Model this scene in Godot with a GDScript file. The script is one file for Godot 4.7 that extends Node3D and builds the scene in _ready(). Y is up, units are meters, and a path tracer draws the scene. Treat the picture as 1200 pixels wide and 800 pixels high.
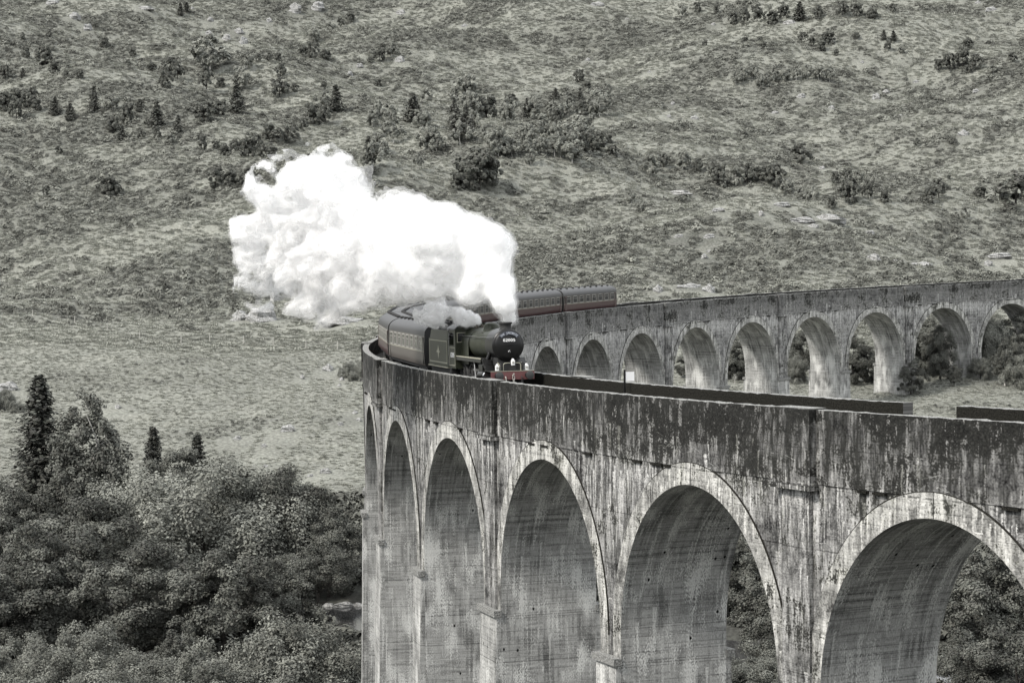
extends Node3D
# A curved concrete railway viaduct, a steam train and the hillside behind it. Units are metres, y is up.

const P := 18.1            # arch pitch along the centre line
const HW := 2.6            # half width of the viaduct
const DC := 3.645          # depth of an arch crown under the parapet top
const AR := 7.62           # arch radius
const EE := 0.379          # pilaster piers are this much wider
const CAP := -12.2         # level of the pier caps
const BAND := -2.9         # level of the ledge under the parapet band
const RAIL := -1.06        # top of rail
const EYE := Vector3(-12.917, 11.693, 173.338)
const YAW := 0.11841
const PITCH := -0.06254
const ROLL := -0.01235
const I0 := -2
const I1 := 20

var axx := PackedFloat32Array()
var axz := PackedFloat32Array()
var used := {}
var M := {}
var n_big := FastNoiseLite.new()
var n_mid := FastNoiseLite.new()
var n_small := FastNoiseLite.new()
var n_patch := FastNoiseLite.new()
var n_grain := FastNoiseLite.new()

# ---------------------------------------------------------------- mesh collector
class MB:
	var v := PackedVector3Array()
	var uv := PackedVector2Array()
	var c := PackedColorArray()
	var ix := PackedInt32Array()
	var tint := Color.WHITE
	func pt(a: Vector3, t := Vector2.ZERO) -> int:
		v.append(a); uv.append(t); c.append(tint)
		return v.size() - 1
	func quad(a: Vector3, b: Vector3, d: Vector3, e: Vector3, ua := Vector2.ZERO, ub := Vector2.ZERO, ud := Vector2.ZERO, ue := Vector2.ZERO):
		var k := v.size()
		pt(a, ua); pt(b, ub); pt(d, ud); pt(e, ue)
		ix.append_array(PackedInt32Array([k, k + 1, k + 2, k, k + 2, k + 3]))
	func tri(a: Vector3, b: Vector3, d: Vector3):
		var k := v.size()
		pt(a); pt(b); pt(d)
		ix.append_array(PackedInt32Array([k, k + 1, k + 2]))
	func box(a: Vector3, b: Vector3, bs := Basis.IDENTITY, o := Vector3.ZERO):
		var q: Array[Vector3] = []
		for i in 8:
			q.append(o + bs * Vector3(b.x if i & 1 else a.x, b.y if i & 2 else a.y, b.z if i & 4 else a.z))
		for f in [[0, 1, 3, 2], [5, 4, 6, 7], [4, 0, 2, 6], [1, 5, 7, 3], [2, 3, 7, 6], [4, 5, 1, 0]]:
			quad(q[f[3]], q[f[2]], q[f[1]], q[f[0]], Vector2(0, 0), Vector2(1, 0), Vector2(1, 1), Vector2(0, 1))
	# rows of points joined as a smooth sheet
	func sheet(rows: Array, us := [], closed := false):
		var k := v.size()
		var w: int = rows[0].size()
		for r in rows.size():
			for j in w:
				pt(rows[r][j], us[r][j] if us.size() else Vector2(float(j) / w, float(r) / rows.size()))
		for r in rows.size() - 1:
			for j in (w if closed else w - 1):
				var j2 := (j + 1) % w
				var a := k + r * w + j
				var b := k + r * w + j2
				ix.append_array(PackedInt32Array([a, b, b + w, a, b + w, a + w]))
	func tube(a: Vector3, b: Vector3, ra: float, rb: float, n := 12, caps := true):
		lathe(a, (b - a).normalized(), [[0.0, ra], [a.distance_to(b), rb]], n, caps)
	# profile: [distance along the axis, radius]
	func lathe(o: Vector3, d: Vector3, prof: Array, n := 20, caps := true):
		var s := d.cross(Vector3.UP if absf(d.y) < 0.9 else Vector3.RIGHT).normalized()
		var t := s.cross(d)
		var rows := []
		for q in prof:
			var row := []
			for j in n:
				var an := TAU * j / n
				row.append(o + d * q[0] + (s * cos(an) + t * sin(an)) * q[1])
			rows.append(row)
		sheet(rows, [], true)
		if caps:
			for e in [0, prof.size() - 1]:
				if prof[e][1] > 0.001:
					for j in n:
						var m: Vector3 = o + d * prof[e][0]
						if e == 0: tri(m, rows[e][(j + 1) % n], rows[e][j])
						else: tri(m, rows[e][j], rows[e][(j + 1) % n])
	func path(ps: Array, r: float, n := 6):
		for i in ps.size() - 1:
			tube(ps[i], ps[i + 1], r, r, n, true)
	func mesh(smooth := true) -> ArrayMesh:
		var nn := PackedVector3Array()
		if smooth:
			nn.resize(v.size())
			for i in range(0, ix.size(), 3):
				var a := ix[i]; var b := ix[i + 1]; var d := ix[i + 2]
				var q := (v[d] - v[a]).cross(v[b] - v[a])
				nn[a] += q; nn[b] += q; nn[d] += q
			for i in nn.size():
				nn[i] = nn[i].normalized() if nn[i].length_squared() > 1e-20 else Vector3.UP
		var arr := []
		arr.resize(Mesh.ARRAY_MAX)
		arr[Mesh.ARRAY_VERTEX] = v
		if smooth: arr[Mesh.ARRAY_NORMAL] = nn
		arr[Mesh.ARRAY_TEX_UV] = uv
		arr[Mesh.ARRAY_COLOR] = c
		arr[Mesh.ARRAY_INDEX] = ix
		var m := ArrayMesh.new()
		m.add_surface_from_arrays(Mesh.PRIMITIVE_TRIANGLES, arr)
		return m

# ---------------------------------------------------------------- nodes and names
func numbered(called: String) -> String:
	if not used.has(called):
		used[called] = 0
		return called
	used[called] += 1
	return "%s_%03d" % [called, used[called]]

func tag(o: Node, label: String, category := "", group := "", kind := ""):
	o.set_meta("label", label)
	if category != "": o.set_meta("category", category)
	if group != "": o.set_meta("group", group)
	if kind != "": o.set_meta("kind", kind)

func thing(called: String, label: String, category: String, where := Transform3D.IDENTITY, group := "") -> Node3D:
	var o := Node3D.new()
	o.name = numbered(called)
	add_child(o)
	o.transform = where
	tag(o, label, category, group)
	return o

func part(parent: Node, called: String, m: Mesh, mat: Material, where := Transform3D.IDENTITY) -> MeshInstance3D:
	var o := MeshInstance3D.new()
	o.name = numbered(called) if parent == self else called
	o.mesh = m
	o.material_override = mat
	parent.add_child(o, true)
	o.transform = where
	o.cast_shadow = GeometryInstance3D.SHADOW_CASTING_SETTING_ON
	return o

func boxpart(parent: Node, called: String, a: Vector3, b: Vector3, mat: Material) -> MeshInstance3D:
	var m := MB.new()
	m.box(a, b)
	return part(parent, called, m.mesh(false), mat)

func grey(v: float, a := 0.0, b := 0.0) -> Color:      # linear base colour, slightly warm or green
	return Color(v * (1 + a), v, v * (1 + b)).linear_to_srgb()

func mat(c: Color, rough := 0.9, metal := 0.0, spec := 0.5) -> StandardMaterial3D:
	var m := StandardMaterial3D.new()
	m.albedo_color = c
	m.roughness = rough
	m.metallic = metal
	m.metallic_specular = spec
	return m

func tinted(rough := 0.95) -> StandardMaterial3D:
	var m := mat(Color.WHITE, rough, 0.0, 0.25)
	m.vertex_color_use_as_albedo = true
	return m

func noise(seed_: int, freq: float, oct := 3, type := FastNoiseLite.TYPE_SIMPLEX_SMOOTH) -> FastNoiseLite:
	var n := FastNoiseLite.new()
	n.seed = seed_
	n.frequency = freq
	n.noise_type = type
	n.fractal_type = FastNoiseLite.FRACTAL_FBM if oct > 1 else FastNoiseLite.FRACTAL_NONE
	n.fractal_octaves = oct
	return n

# ---------------------------------------------------------------- the viaduct's line
func hd(s: float) -> float: return 0.00365 * s + 0.0000013 * s * s
func top(s: float) -> float: return -0.03258 * s + 0.60723 * (s / 100.0) * (s / 100.0)

func make_axis():
	# half metre steps from s = -200 to s = 400
	axx.resize(1201); axz.resize(1201)
	for dir in [1, -1]:
		var x := 0.0
		var z := 0.0
		var i := 400
		axx[400] = 0.0; axz[400] = 0.0
		while i + dir >= 0 and i + dir <= 1200:
			var h := hd((i - 400 + 0.5 * dir) * 0.5)
			x += sin(h) * 0.5 * dir
			z -= cos(h) * 0.5 * dir
			i += dir
			axx[i] = x; axz[i] = z

func V(s: float, off: float, dy: float) -> Vector3:
	var q := (s + 200.0) * 2.0
	var i := clampi(int(q), 0, 1199)
	var k := q - i
	var h := hd(s)
	return Vector3(lerpf(axx[i], axx[i + 1], k) - off * cos(h), top(s) + dy, lerpf(axz[i], axz[i + 1], k) - off * sin(h))

# a frame on the track: z towards the near end of the line, y up, x to the inner side of the curve
func on_track(s0: float, s1: float) -> Transform3D:
	var a := V(s0, 0, RAIL)
	var b := V(s1, 0, RAIL)
	var z := (a - b).normalized()
	var x := Vector3.UP.cross(z).normalized()
	return Transform3D(Basis(x, z.cross(x), z), a)

func crown(i: int) -> float:
	var odd := posmod(i, 2) == 1
	return (i - 5) * P + (0.5 if (odd == (i < 8)) else -0.5) * EE
func pier_s(i: int) -> float: return 0.5 * (crown(i) + crown(i + 1))      # the pier after arch i
func has_pilaster(i: int) -> bool: return posmod(i, 2) == (0 if i < 7 else 1)

# ---------------------------------------------------------------- the land
const KN := [[-200, 60], [-60, 30], [0, 10], [30, 0], [60, -16], [90, -27], [120, -31], [250, -31.5], [300, -29.5], [340, -26.5], [380, -21.5], [440, -15], [480, -10.5], [520, -6], [600, 10], [700, 33], [800, 57], [900, 82], [1000, 108], [1200, 150], [1600, 210], [2500, 260]]
var kn_cache := PackedFloat32Array()

func knots(t: float) -> float:
	if kn_cache.is_empty():
		kn_cache.resize(1361)
		for j in 1361:
			var q := -200.0 + j * 2.0
			for i in KN.size() - 1:
				if q <= KN[i + 1][0] or i == KN.size() - 2:
					kn_cache[j] = remap(q, KN[i][0], KN[i + 1][0], KN[i][1], KN[i + 1][1])
					break
	var f := clampf((t + 200.0) * 0.5, 0.0, 1359.0)
	var i := int(f)
	return lerpf(kn_cache[i], kn_cache[i + 1], f - i)

func land_tu(t: float, u: float) -> float:
	var h := knots(t)
	var w := smoothstep(440.0, 580.0, t)
	var m := smoothstep(270.0, 330.0, t) * (1.0 - w)
	if w > 0.0: h += w * (5.0 * sin(u * 0.019 + t * 0.013 + 0.6) + 2.6 * sin(u * 0.043 - t * 0.029 + 2.1) + 1.6 * sin(u * 0.083 + t * 0.051))
	if w > 0.0:                                   # folds that run aslant the slope
		var fa := (t * 0.75 - u * 0.66) * 0.035 + 0.8 * sin(u * 0.013 + t * 0.007)
		var fb := (t * 0.9 + u * 0.35) * 0.055 + 1.1 * sin(u * 0.021)
		h += w * (3.8 * (1.0 - absf(sin(fa))) - 1.9 + 1.6 * (1.0 - absf(sin(fb))) - 0.8)
	if m > 0.0: h += m * (0.9 * sin(u * 0.06 + t * 0.045) + 0.5 * sin(u * 0.13 - t * 0.09 + 1.0))
	if t < 330.0: h = lerpf(-33.0, h, smoothstep(4.0, 11.0, absf(t - (237.0 - 0.6 * u)) / 1.17))
	# uneven ground
	h += (0.35 + 0.65 * w) * 2.0 * n_mid.get_noise_2d(t, u) + (0.55 + 0.45 * w) * 0.7 * n_small.get_noise_2d(t, u)
	return h

func tu_of(x: float, z: float) -> Vector2:
	var dx := x - EYE.x
	var dz := z - EYE.z
	return Vector2(dx * sin(YAW) - dz * cos(YAW), dx * cos(YAW) + dz * sin(YAW))
func land(x: float, z: float) -> float:
	var q := tu_of(x, z)
	return land_tu(q.x, q.y)
func xz_of(t: float, u: float) -> Vector2:
	return Vector2(EYE.x + t * sin(YAW) + u * cos(YAW), EYE.z - t * cos(YAW) + u * sin(YAW))
func ground_at(x: float, z: float, sink := 0.0) -> Vector3:
	return Vector3(x, land(x, z) - sink, z)

# heather and bracken cover: 0 pale grass .. 1 dark heather, in bands that run aslant the slope
func heather(t: float, u: float) -> float:
	var band := n_patch.get_noise_2d((t * 0.9 - u * 0.55) * 1.5, (u * 0.6 + t * 0.4) * 0.55)
	var a := band * 0.95 + n_grain.get_noise_2d(t * 0.8, u * 0.6) * 0.8
	var hill := smoothstep(430.0, 470.0, t)
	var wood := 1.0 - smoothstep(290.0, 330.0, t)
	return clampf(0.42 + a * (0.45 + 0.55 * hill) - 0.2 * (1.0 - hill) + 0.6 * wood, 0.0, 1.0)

# ---------------------------------------------------------------- where things stand (world x, z)
const HILL_TREES := [
	[-73.0, -591.0, 2.8, "c", "first dark pointed conifer from left on the slope at far upper left", "dark pointed conifers on the slope at far upper left"],
	[-59.0, -523.6, 4.5, "c", "second dark pointed conifer from left on the slope at far upper left", "dark pointed conifers on the slope at far upper left"],
	[-54.5, -518.4, 4.2, "c", "third dark pointed conifer from left on the slope at far upper left", "dark pointed conifers on the slope at far upper left"],
	[-48.1, -522.6, 6.1, "c", "fourth dark pointed conifer from left on the slope at far upper left", "dark pointed conifers on the slope at far upper left"],
	[-39.7, -500.9, 4.1, "c", "fifth dark pointed conifer from left on the slope at far upper left", "dark pointed conifers on the slope at far upper left"],
	[-43.0, -521.7, 4.5, "l", "the only pale feathery birch on the slope at far upper left", "pale feathery birches on the slope at far upper left"],
	[-77.0, -644.8, 2.3, "r", "first upper dark rounded tree from left on the slope at far upper left", "dark rounded trees on the slope at far upper left"],
	[-74.8, -629.1, 3.7, "r", "second upper dark rounded tree from left on the slope at far upper left", "dark rounded trees on the slope at far upper left"],
	[-67.4, -608.2, 6.2, "r", "third upper dark rounded tree from left on the slope at far upper left", "dark rounded trees on the slope at far upper left"],
	[-68.9, -653.8, 2.3, "r", "fourth upper dark rounded tree from left on the slope at far upper left", "dark rounded trees on the slope at far upper left"],
	[-54.6, -678.8, 2.4, "r", "fifth upper dark rounded tree from left on the slope at far upper left", "dark rounded trees on the slope at far upper left"],
	[-51.1, -654.0, 3.4, "r", "sixth upper dark rounded tree from left on the slope at far upper left", "dark rounded trees on the slope at far upper left"],
	[-40.3, -579.5, 2.2, "r", "seventh upper dark rounded tree from left on the slope at far upper left", "dark rounded trees on the slope at far upper left"],
	[-41.3, -646.9, 2.7, "r", "eighth upper dark rounded tree from left on the slope at far upper left", "dark rounded trees on the slope at far upper left"],
	[-78.7, -592.5, 4.3, "r", "first middle dark rounded tree from left on the slope at far upper left", "dark rounded trees on the slope at far upper left"],
	[-72.2, -535.6, 4.6, "r", "second middle dark rounded tree from left on the slope at far upper left", "dark rounded trees on the slope at far upper left"],
	[-70.3, -543.0, 5.3, "r", "third middle dark rounded tree from left on the slope at far upper left", "dark rounded trees on the slope at far upper left"],
	[-67.3, -533.3, 4.6, "r", "fourth middle dark rounded tree from left on the slope at far upper left", "dark rounded trees on the slope at far upper left"],
	[-66.5, -545.5, 3.3, "r", "fifth middle dark rounded tree from left on the slope at far upper left", "dark rounded trees on the slope at far upper left"],
	[-62.5, -581.3, 4.5, "r", "sixth middle dark rounded tree from left on the slope at far upper left", "dark rounded trees on the slope at far upper left"],
	[-57.7, -557.1, 2.4, "r", "seventh middle dark rounded tree from left on the slope at far upper left", "dark rounded trees on the slope at far upper left"],
	[-58.7, -580.6, 2.2, "r", "eighth middle dark rounded tree from left on the slope at far upper left", "dark rounded trees on the slope at far upper left"],
	[-53.5, -554.0, 2.6, "r", "ninth middle dark rounded tree from left on the slope at far upper left", "dark rounded trees on the slope at far upper left"],
	[-74.1, -533.1, 5.2, "r", "first lower dark rounded tree from left on the slope at far upper left", "dark rounded trees on the slope at far upper left"],
	[-69.7, -522.0, 5.8, "r", "second lower dark rounded tree from left on the slope at far upper left", "dark rounded trees on the slope at far upper left"],
	[-64.7, -527.4, 3.9, "r", "third lower dark rounded tree from left on the slope at far upper left", "dark rounded trees on the slope at far upper left"],
	[-56.6, -444.5, 2.5, "r", "fourth lower dark rounded tree from left on the slope at far upper left", "dark rounded trees on the slope at far upper left"],
	[-56.2, -492.0, 2.2, "r", "fifth lower dark rounded tree from left on the slope at far upper left", "dark rounded trees on the slope at far upper left"],
	[-41.3, -448.9, 5.1, "r", "sixth lower dark rounded tree from left on the slope at far upper left", "dark rounded trees on the slope at far upper left"],
	[-42.3, -509.9, 4.7, "r", "seventh lower dark rounded tree from left on the slope at far upper left", "dark rounded trees on the slope at far upper left"],
	[-39.0, -448.9, 3.0, "r", "eighth lower dark rounded tree from left on the slope at far upper left", "dark rounded trees on the slope at far upper left"],
	[-38.3, -514.3, 5.4, "r", "ninth lower dark rounded tree from left on the slope at far upper left", "dark rounded trees on the slope at far upper left"],
	[-35.2, -521.4, 3.2, "c", "first dark pointed conifer from left along the left ridge above the steam", "dark pointed conifers along the left ridge above the steam"],
	[-30.2, -506.2, 6.0, "c", "second dark pointed conifer from left along the left ridge above the steam", "dark pointed conifers along the left ridge above the steam"],
	[-24.2, -492.2, 4.6, "c", "third dark pointed conifer from left along the left ridge above the steam", "dark pointed conifers along the left ridge above the steam"],
	[-26.2, -712.7, 4.1, "c", "fourth dark pointed conifer from left along the left ridge above the steam", "dark pointed conifers along the left ridge above the steam"],
	[-24.0, -716.1, 3.3, "c", "fifth dark pointed conifer from left along the left ridge above the steam", "dark pointed conifers along the left ridge above the steam"],
	[-8.0, -532.9, 7.8, "c", "sixth dark pointed conifer from left along the left ridge above the steam", "dark pointed conifers along the left ridge above the steam"],
	[-26.0, -484.6, 3.0, "l", "first pale feathery birch from left along the left ridge above the steam", "pale feathery birches along the left ridge above the steam"],
	[-15.5, -581.4, 10.5, "l", "second pale feathery birch from left along the left ridge above the steam", "pale feathery birches along the left ridge above the steam"],
	[-6.3, -565.8, 6.1, "l", "third pale feathery birch from left along the left ridge above the steam", "pale feathery birches along the left ridge above the steam"],
	[-4.1, -581.9, 5.6, "l", "fourth pale feathery birch from left along the left ridge above the steam", "pale feathery birches along the left ridge above the steam"],
	[-33.1, -572.3, 2.8, "r", "first upper dark rounded tree from left along the left ridge above the steam", "dark rounded trees along the left ridge above the steam"],
	[-28.7, -555.5, 5.4, "r", "second upper dark rounded tree from left along the left ridge above the steam", "dark rounded trees along the left ridge above the steam"],
	[-27.8, -581.1, 4.5, "r", "third upper dark rounded tree from left along the left ridge above the steam", "dark rounded trees along the left ridge above the steam"],
	[-25.4, -570.5, 4.8, "r", "fourth upper dark rounded tree from left along the left ridge above the steam", "dark rounded trees along the left ridge above the steam"],
	[-12.7, -569.7, 3.4, "r", "fifth upper dark rounded tree from left along the left ridge above the steam", "dark rounded trees along the left ridge above the steam"],
	[-0.7, -588.7, 2.8, "r", "sixth upper dark rounded tree from left along the left ridge above the steam", "dark rounded trees along the left ridge above the steam"],
	[2.6, -588.6, 2.5, "r", "seventh upper dark rounded tree from left along the left ridge above the steam", "dark rounded trees along the left ridge above the steam"],
	[5.8, -597.0, 3.2, "r", "eighth upper dark rounded tree from left along the left ridge above the steam", "dark rounded trees along the left ridge above the steam"],
	[5.8, -573.0, 4.1, "r", "ninth upper dark rounded tree from left along the left ridge above the steam", "dark rounded trees along the left ridge above the steam"],
	[-34.3, -495.5, 2.5, "r", "first middle dark rounded tree from left along the left ridge above the steam", "dark rounded trees along the left ridge above the steam"],
	[-29.9, -490.6, 3.7, "r", "second middle dark rounded tree from left along the left ridge above the steam", "dark rounded trees along the left ridge above the steam"],
	[-17.3, -500.8, 5.6, "r", "third middle dark rounded tree from left along the left ridge above the steam", "dark rounded trees along the left ridge above the steam"],
	[-16.8, -562.2, 6.1, "r", "fourth middle dark rounded tree from left along the left ridge above the steam", "dark rounded trees along the left ridge above the steam"],
	[-14.1, -477.6, 2.4, "r", "fifth middle dark rounded tree from left along the left ridge above the steam", "dark rounded trees along the left ridge above the steam"],
	[-13.4, -515.7, 4.8, "r", "sixth middle dark rounded tree from left along the left ridge above the steam", "dark rounded trees along the left ridge above the steam"],
	[-0.9, -519.9, 2.2, "r", "seventh middle dark rounded tree from left along the left ridge above the steam", "dark rounded trees along the left ridge above the steam"],
	[-0.1, -487.1, 4.6, "r", "eighth middle dark rounded tree from left along the left ridge above the steam", "dark rounded trees along the left ridge above the steam"],
	[2.4, -485.6, 3.7, "r", "ninth middle dark rounded tree from left along the left ridge above the steam", "dark rounded trees along the left ridge above the steam"],
	[4.9, -554.6, 5.4, "r", "tenth middle dark rounded tree from left along the left ridge above the steam", "dark rounded trees along the left ridge above the steam"],
	[-17.8, -476.1, 4.2, "r", "first lower dark rounded tree from left along the left ridge above the steam", "dark rounded trees along the left ridge above the steam"],
	[-14.2, -438.6, 4.6, "r", "second lower dark rounded tree from left along the left ridge above the steam", "dark rounded trees along the left ridge above the steam"],
	[-11.7, -459.0, 3.5, "r", "third lower dark rounded tree from left along the left ridge above the steam", "dark rounded trees along the left ridge above the steam"],
	[-10.7, -435.9, 4.1, "r", "fourth lower dark rounded tree from left along the left ridge above the steam", "dark rounded trees along the left ridge above the steam"],
	[-8.8, -472.0, 3.6, "r", "fifth lower dark rounded tree from left along the left ridge above the steam", "dark rounded trees along the left ridge above the steam"],
	[-6.4, -431.9, 4.1, "r", "sixth lower dark rounded tree from left along the left ridge above the steam", "dark rounded trees along the left ridge above the steam"],
	[-5.8, -452.9, 5.2, "r", "seventh lower dark rounded tree from left along the left ridge above the steam", "dark rounded trees along the left ridge above the steam"],
	[-3.8, -471.9, 4.8, "r", "eighth lower dark rounded tree from left along the left ridge above the steam", "dark rounded trees along the left ridge above the steam"],
	[-1.9, -452.8, 3.5, "r", "ninth lower dark rounded tree from left along the left ridge above the steam", "dark rounded trees along the left ridge above the steam"],
	[-0.1, -450.5, 3.5, "r", "tenth lower dark rounded tree from left along the left ridge above the steam", "dark rounded trees along the left ridge above the steam"],
	[20.3, -526.9, 6.5, "c", "the only dark pointed conifer on the slope above the steam top", "dark pointed conifers on the slope above the steam top"],
	[20.8, -685.5, 4.8, "l", "first pale feathery birch from left on the slope above the steam top", "pale feathery birches on the slope above the steam top"],
	[17.6, -542.0, 4.0, "l", "second pale feathery birch from left on the slope above the steam top", "pale feathery birches on the slope above the steam top"],
	[27.5, -708.8, 4.1, "l", "third pale feathery birch from left on the slope above the steam top", "pale feathery birches on the slope above the steam top"],
	[43.7, -629.5, 4.5, "l", "fourth pale feathery birch from left on the slope above the steam top", "pale feathery birches on the slope above the steam top"],
	[51.2, -582.9, 4.2, "l", "fifth pale feathery birch from left on the slope above the steam top", "pale feathery birches on the slope above the steam top"],
	[64.4, -590.2, 6.4, "l", "sixth pale feathery birch from left on the slope above the steam top", "pale feathery birches on the slope above the steam top"],
	[14.2, -617.2, 2.9, "r", "first upper dark rounded tree from left on the slope above the steam top", "dark rounded trees on the slope above the steam top"],
	[17.2, -615.7, 5.5, "r", "second upper dark rounded tree from left on the slope above the steam top", "dark rounded trees on the slope above the steam top"],
	[21.7, -624.0, 3.7, "r", "third upper dark rounded tree from left on the slope above the steam top", "dark rounded trees on the slope above the steam top"],
	[31.7, -721.8, 3.3, "r", "fourth upper dark rounded tree from left on the slope above the steam top", "dark rounded trees on the slope above the steam top"],
	[36.0, -730.4, 3.4, "r", "fifth upper dark rounded tree from left on the slope above the steam top", "dark rounded trees on the slope above the steam top"],
	[36.3, -622.8, 2.2, "r", "sixth upper dark rounded tree from left on the slope above the steam top", "dark rounded trees on the slope above the steam top"],
	[39.6, -626.2, 4.4, "r", "seventh upper dark rounded tree from left on the slope above the steam top", "dark rounded trees on the slope above the steam top"],
	[5.9, -487.6, 4.9, "r", "first lower dark rounded tree from left on the slope above the steam top", "dark rounded trees on the slope above the steam top"],
	[9.5, -557.9, 2.7, "r", "second lower dark rounded tree from left on the slope above the steam top", "dark rounded trees on the slope above the steam top"],
	[10.0, -504.4, 3.1, "r", "third lower dark rounded tree from left on the slope above the steam top", "dark rounded trees on the slope above the steam top"],
	[13.3, -513.0, 6.3, "r", "fourth lower dark rounded tree from left on the slope above the steam top", "dark rounded trees on the slope above the steam top"],
	[18.4, -565.5, 2.2, "r", "fifth lower dark rounded tree from left on the slope above the steam top", "dark rounded trees on the slope above the steam top"],
	[16.8, -517.7, 5.1, "r", "sixth lower dark rounded tree from left on the slope above the steam top", "dark rounded trees on the slope above the steam top"],
	[37.0, -598.6, 2.5, "r", "seventh lower dark rounded tree from left on the slope above the steam top", "dark rounded trees on the slope above the steam top"],
	[91.6, -548.7, 2.7, "c", "first dark pointed conifer from left on the open middle slope", "dark pointed conifers on the open middle slope"],
	[94.4, -548.3, 3.7, "c", "second dark pointed conifer from left on the open middle slope", "dark pointed conifers on the open middle slope"],
	[103.8, -554.5, 3.4, "l", "first pale feathery birch from left on the open middle slope", "pale feathery birches on the open middle slope"],
	[86.6, -412.6, 3.3, "l", "second pale feathery birch from left on the open middle slope", "pale feathery birches on the open middle slope"],
	[87.3, -402.8, 2.7, "l", "third pale feathery birch from left on the open middle slope", "pale feathery birches on the open middle slope"],
	[100.6, -462.5, 5.4, "l", "fourth pale feathery birch from left on the open middle slope", "pale feathery birches on the open middle slope"],
	[151.0, -679.8, 4.8, "l", "fifth pale feathery birch from left on the open middle slope", "pale feathery birches on the open middle slope"],
	[110.0, -467.9, 4.8, "l", "sixth pale feathery birch from left on the open middle slope", "pale feathery birches on the open middle slope"],
	[118.0, -453.6, 2.4, "l", "seventh pale feathery birch from left on the open middle slope", "pale feathery birches on the open middle slope"],
	[104.1, -615.1, 4.1, "r", "first dark rounded tree from left on the open middle slope", "dark rounded trees on the open middle slope"],
	[98.9, -564.7, 2.8, "r", "second dark rounded tree from left on the open middle slope", "dark rounded trees on the open middle slope"],
	[93.1, -488.5, 2.8, "r", "third dark rounded tree from left on the open middle slope", "dark rounded trees on the open middle slope"],
	[90.9, -467.6, 3.3, "r", "fourth dark rounded tree from left on the open middle slope", "dark rounded trees on the open middle slope"],
	[105.2, -470.2, 3.6, "r", "fifth dark rounded tree from left on the open middle slope", "dark rounded trees on the open middle slope"],
	[156.5, -680.0, 4.0, "r", "sixth dark rounded tree from left on the open middle slope", "dark rounded trees on the open middle slope"],
	[113.5, -465.2, 3.6, "r", "seventh dark rounded tree from left on the open middle slope", "dark rounded trees on the open middle slope"],
	[149.6, -633.0, 2.3, "r", "eighth dark rounded tree from left on the open middle slope", "dark rounded trees on the open middle slope"],
	[162.5, -675.6, 3.2, "r", "ninth dark rounded tree from left on the open middle slope", "dark rounded trees on the open middle slope"],
	[117.0, -455.4, 5.6, "r", "tenth dark rounded tree from left on the open middle slope", "dark rounded trees on the open middle slope"],
	[182.8, -635.2, 5.8, "c", "first dark pointed conifer from left high on the upper right slope", "dark pointed conifers high on the upper right slope"],
	[201.5, -597.4, 3.0, "c", "second dark pointed conifer from left high on the upper right slope", "dark pointed conifers high on the upper right slope"],
	[204.7, -597.5, 3.0, "c", "third dark pointed conifer from left high on the upper right slope", "dark pointed conifers high on the upper right slope"],
	[151.2, -567.6, 4.1, "l", "first upper pale feathery birch from left high on the upper right slope", "pale feathery birches high on the upper right slope"],
	[158.2, -567.5, 4.4, "l", "second upper pale feathery birch from left high on the upper right slope", "pale feathery birches high on the upper right slope"],
	[161.4, -566.2, 4.4, "l", "third upper pale feathery birch from left high on the upper right slope", "pale feathery birches high on the upper right slope"],
	[164.6, -565.1, 4.4, "l", "fourth upper pale feathery birch from left high on the upper right slope", "pale feathery birches high on the upper right slope"],
	[205.0, -588.7, 2.9, "l", "fifth upper pale feathery birch from left high on the upper right slope", "pale feathery birches high on the upper right slope"],
	[224.2, -554.2, 2.8, "l", "sixth upper pale feathery birch from left high on the upper right slope", "pale feathery birches high on the upper right slope"],
	[145.7, -565.7, 4.1, "l", "first lower pale feathery birch from left high on the upper right slope", "pale feathery birches high on the upper right slope"],
	[148.4, -566.6, 4.1, "l", "second lower pale feathery birch from left high on the upper right slope", "pale feathery birches high on the upper right slope"],
	[152.8, -563.3, 4.0, "l", "third lower pale feathery birch from left high on the upper right slope", "pale feathery birches high on the upper right slope"],
	[155.6, -564.5, 4.1, "l", "fourth lower pale feathery birch from left high on the upper right slope", "pale feathery birches high on the upper right slope"],
	[167.9, -564.2, 4.4, "l", "fifth lower pale feathery birch from left high on the upper right slope", "pale feathery birches high on the upper right slope"],
	[171.3, -563.6, 4.4, "l", "sixth lower pale feathery birch from left high on the upper right slope", "pale feathery birches high on the upper right slope"],
	[174.7, -563.2, 4.4, "l", "seventh lower pale feathery birch from left high on the upper right slope", "pale feathery birches high on the upper right slope"],
	[165.5, -660.9, 4.7, "r", "first upper dark rounded tree from left high on the upper right slope", "dark rounded trees high on the upper right slope"],
	[167.6, -653.4, 5.5, "r", "second upper dark rounded tree from left high on the upper right slope", "dark rounded trees high on the upper right slope"],
	[171.1, -648.7, 5.5, "r", "third upper dark rounded tree from left high on the upper right slope", "dark rounded trees high on the upper right slope"],
	[178.5, -640.4, 4.6, "r", "fourth upper dark rounded tree from left high on the upper right slope", "dark rounded trees high on the upper right slope"],
	[187.9, -630.7, 4.6, "r", "fifth upper dark rounded tree from left high on the upper right slope", "dark rounded trees high on the upper right slope"],
	[195.3, -626.6, 4.6, "r", "sixth upper dark rounded tree from left high on the upper right slope", "dark rounded trees high on the upper right slope"],
	[199.7, -623.7, 4.6, "r", "seventh upper dark rounded tree from left high on the upper right slope", "dark rounded trees high on the upper right slope"],
	[203.9, -620.3, 3.8, "r", "eighth upper dark rounded tree from left high on the upper right slope", "dark rounded trees high on the upper right slope"],
	[212.9, -627.9, 3.1, "r", "ninth upper dark rounded tree from left high on the upper right slope", "dark rounded trees high on the upper right slope"],
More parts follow.
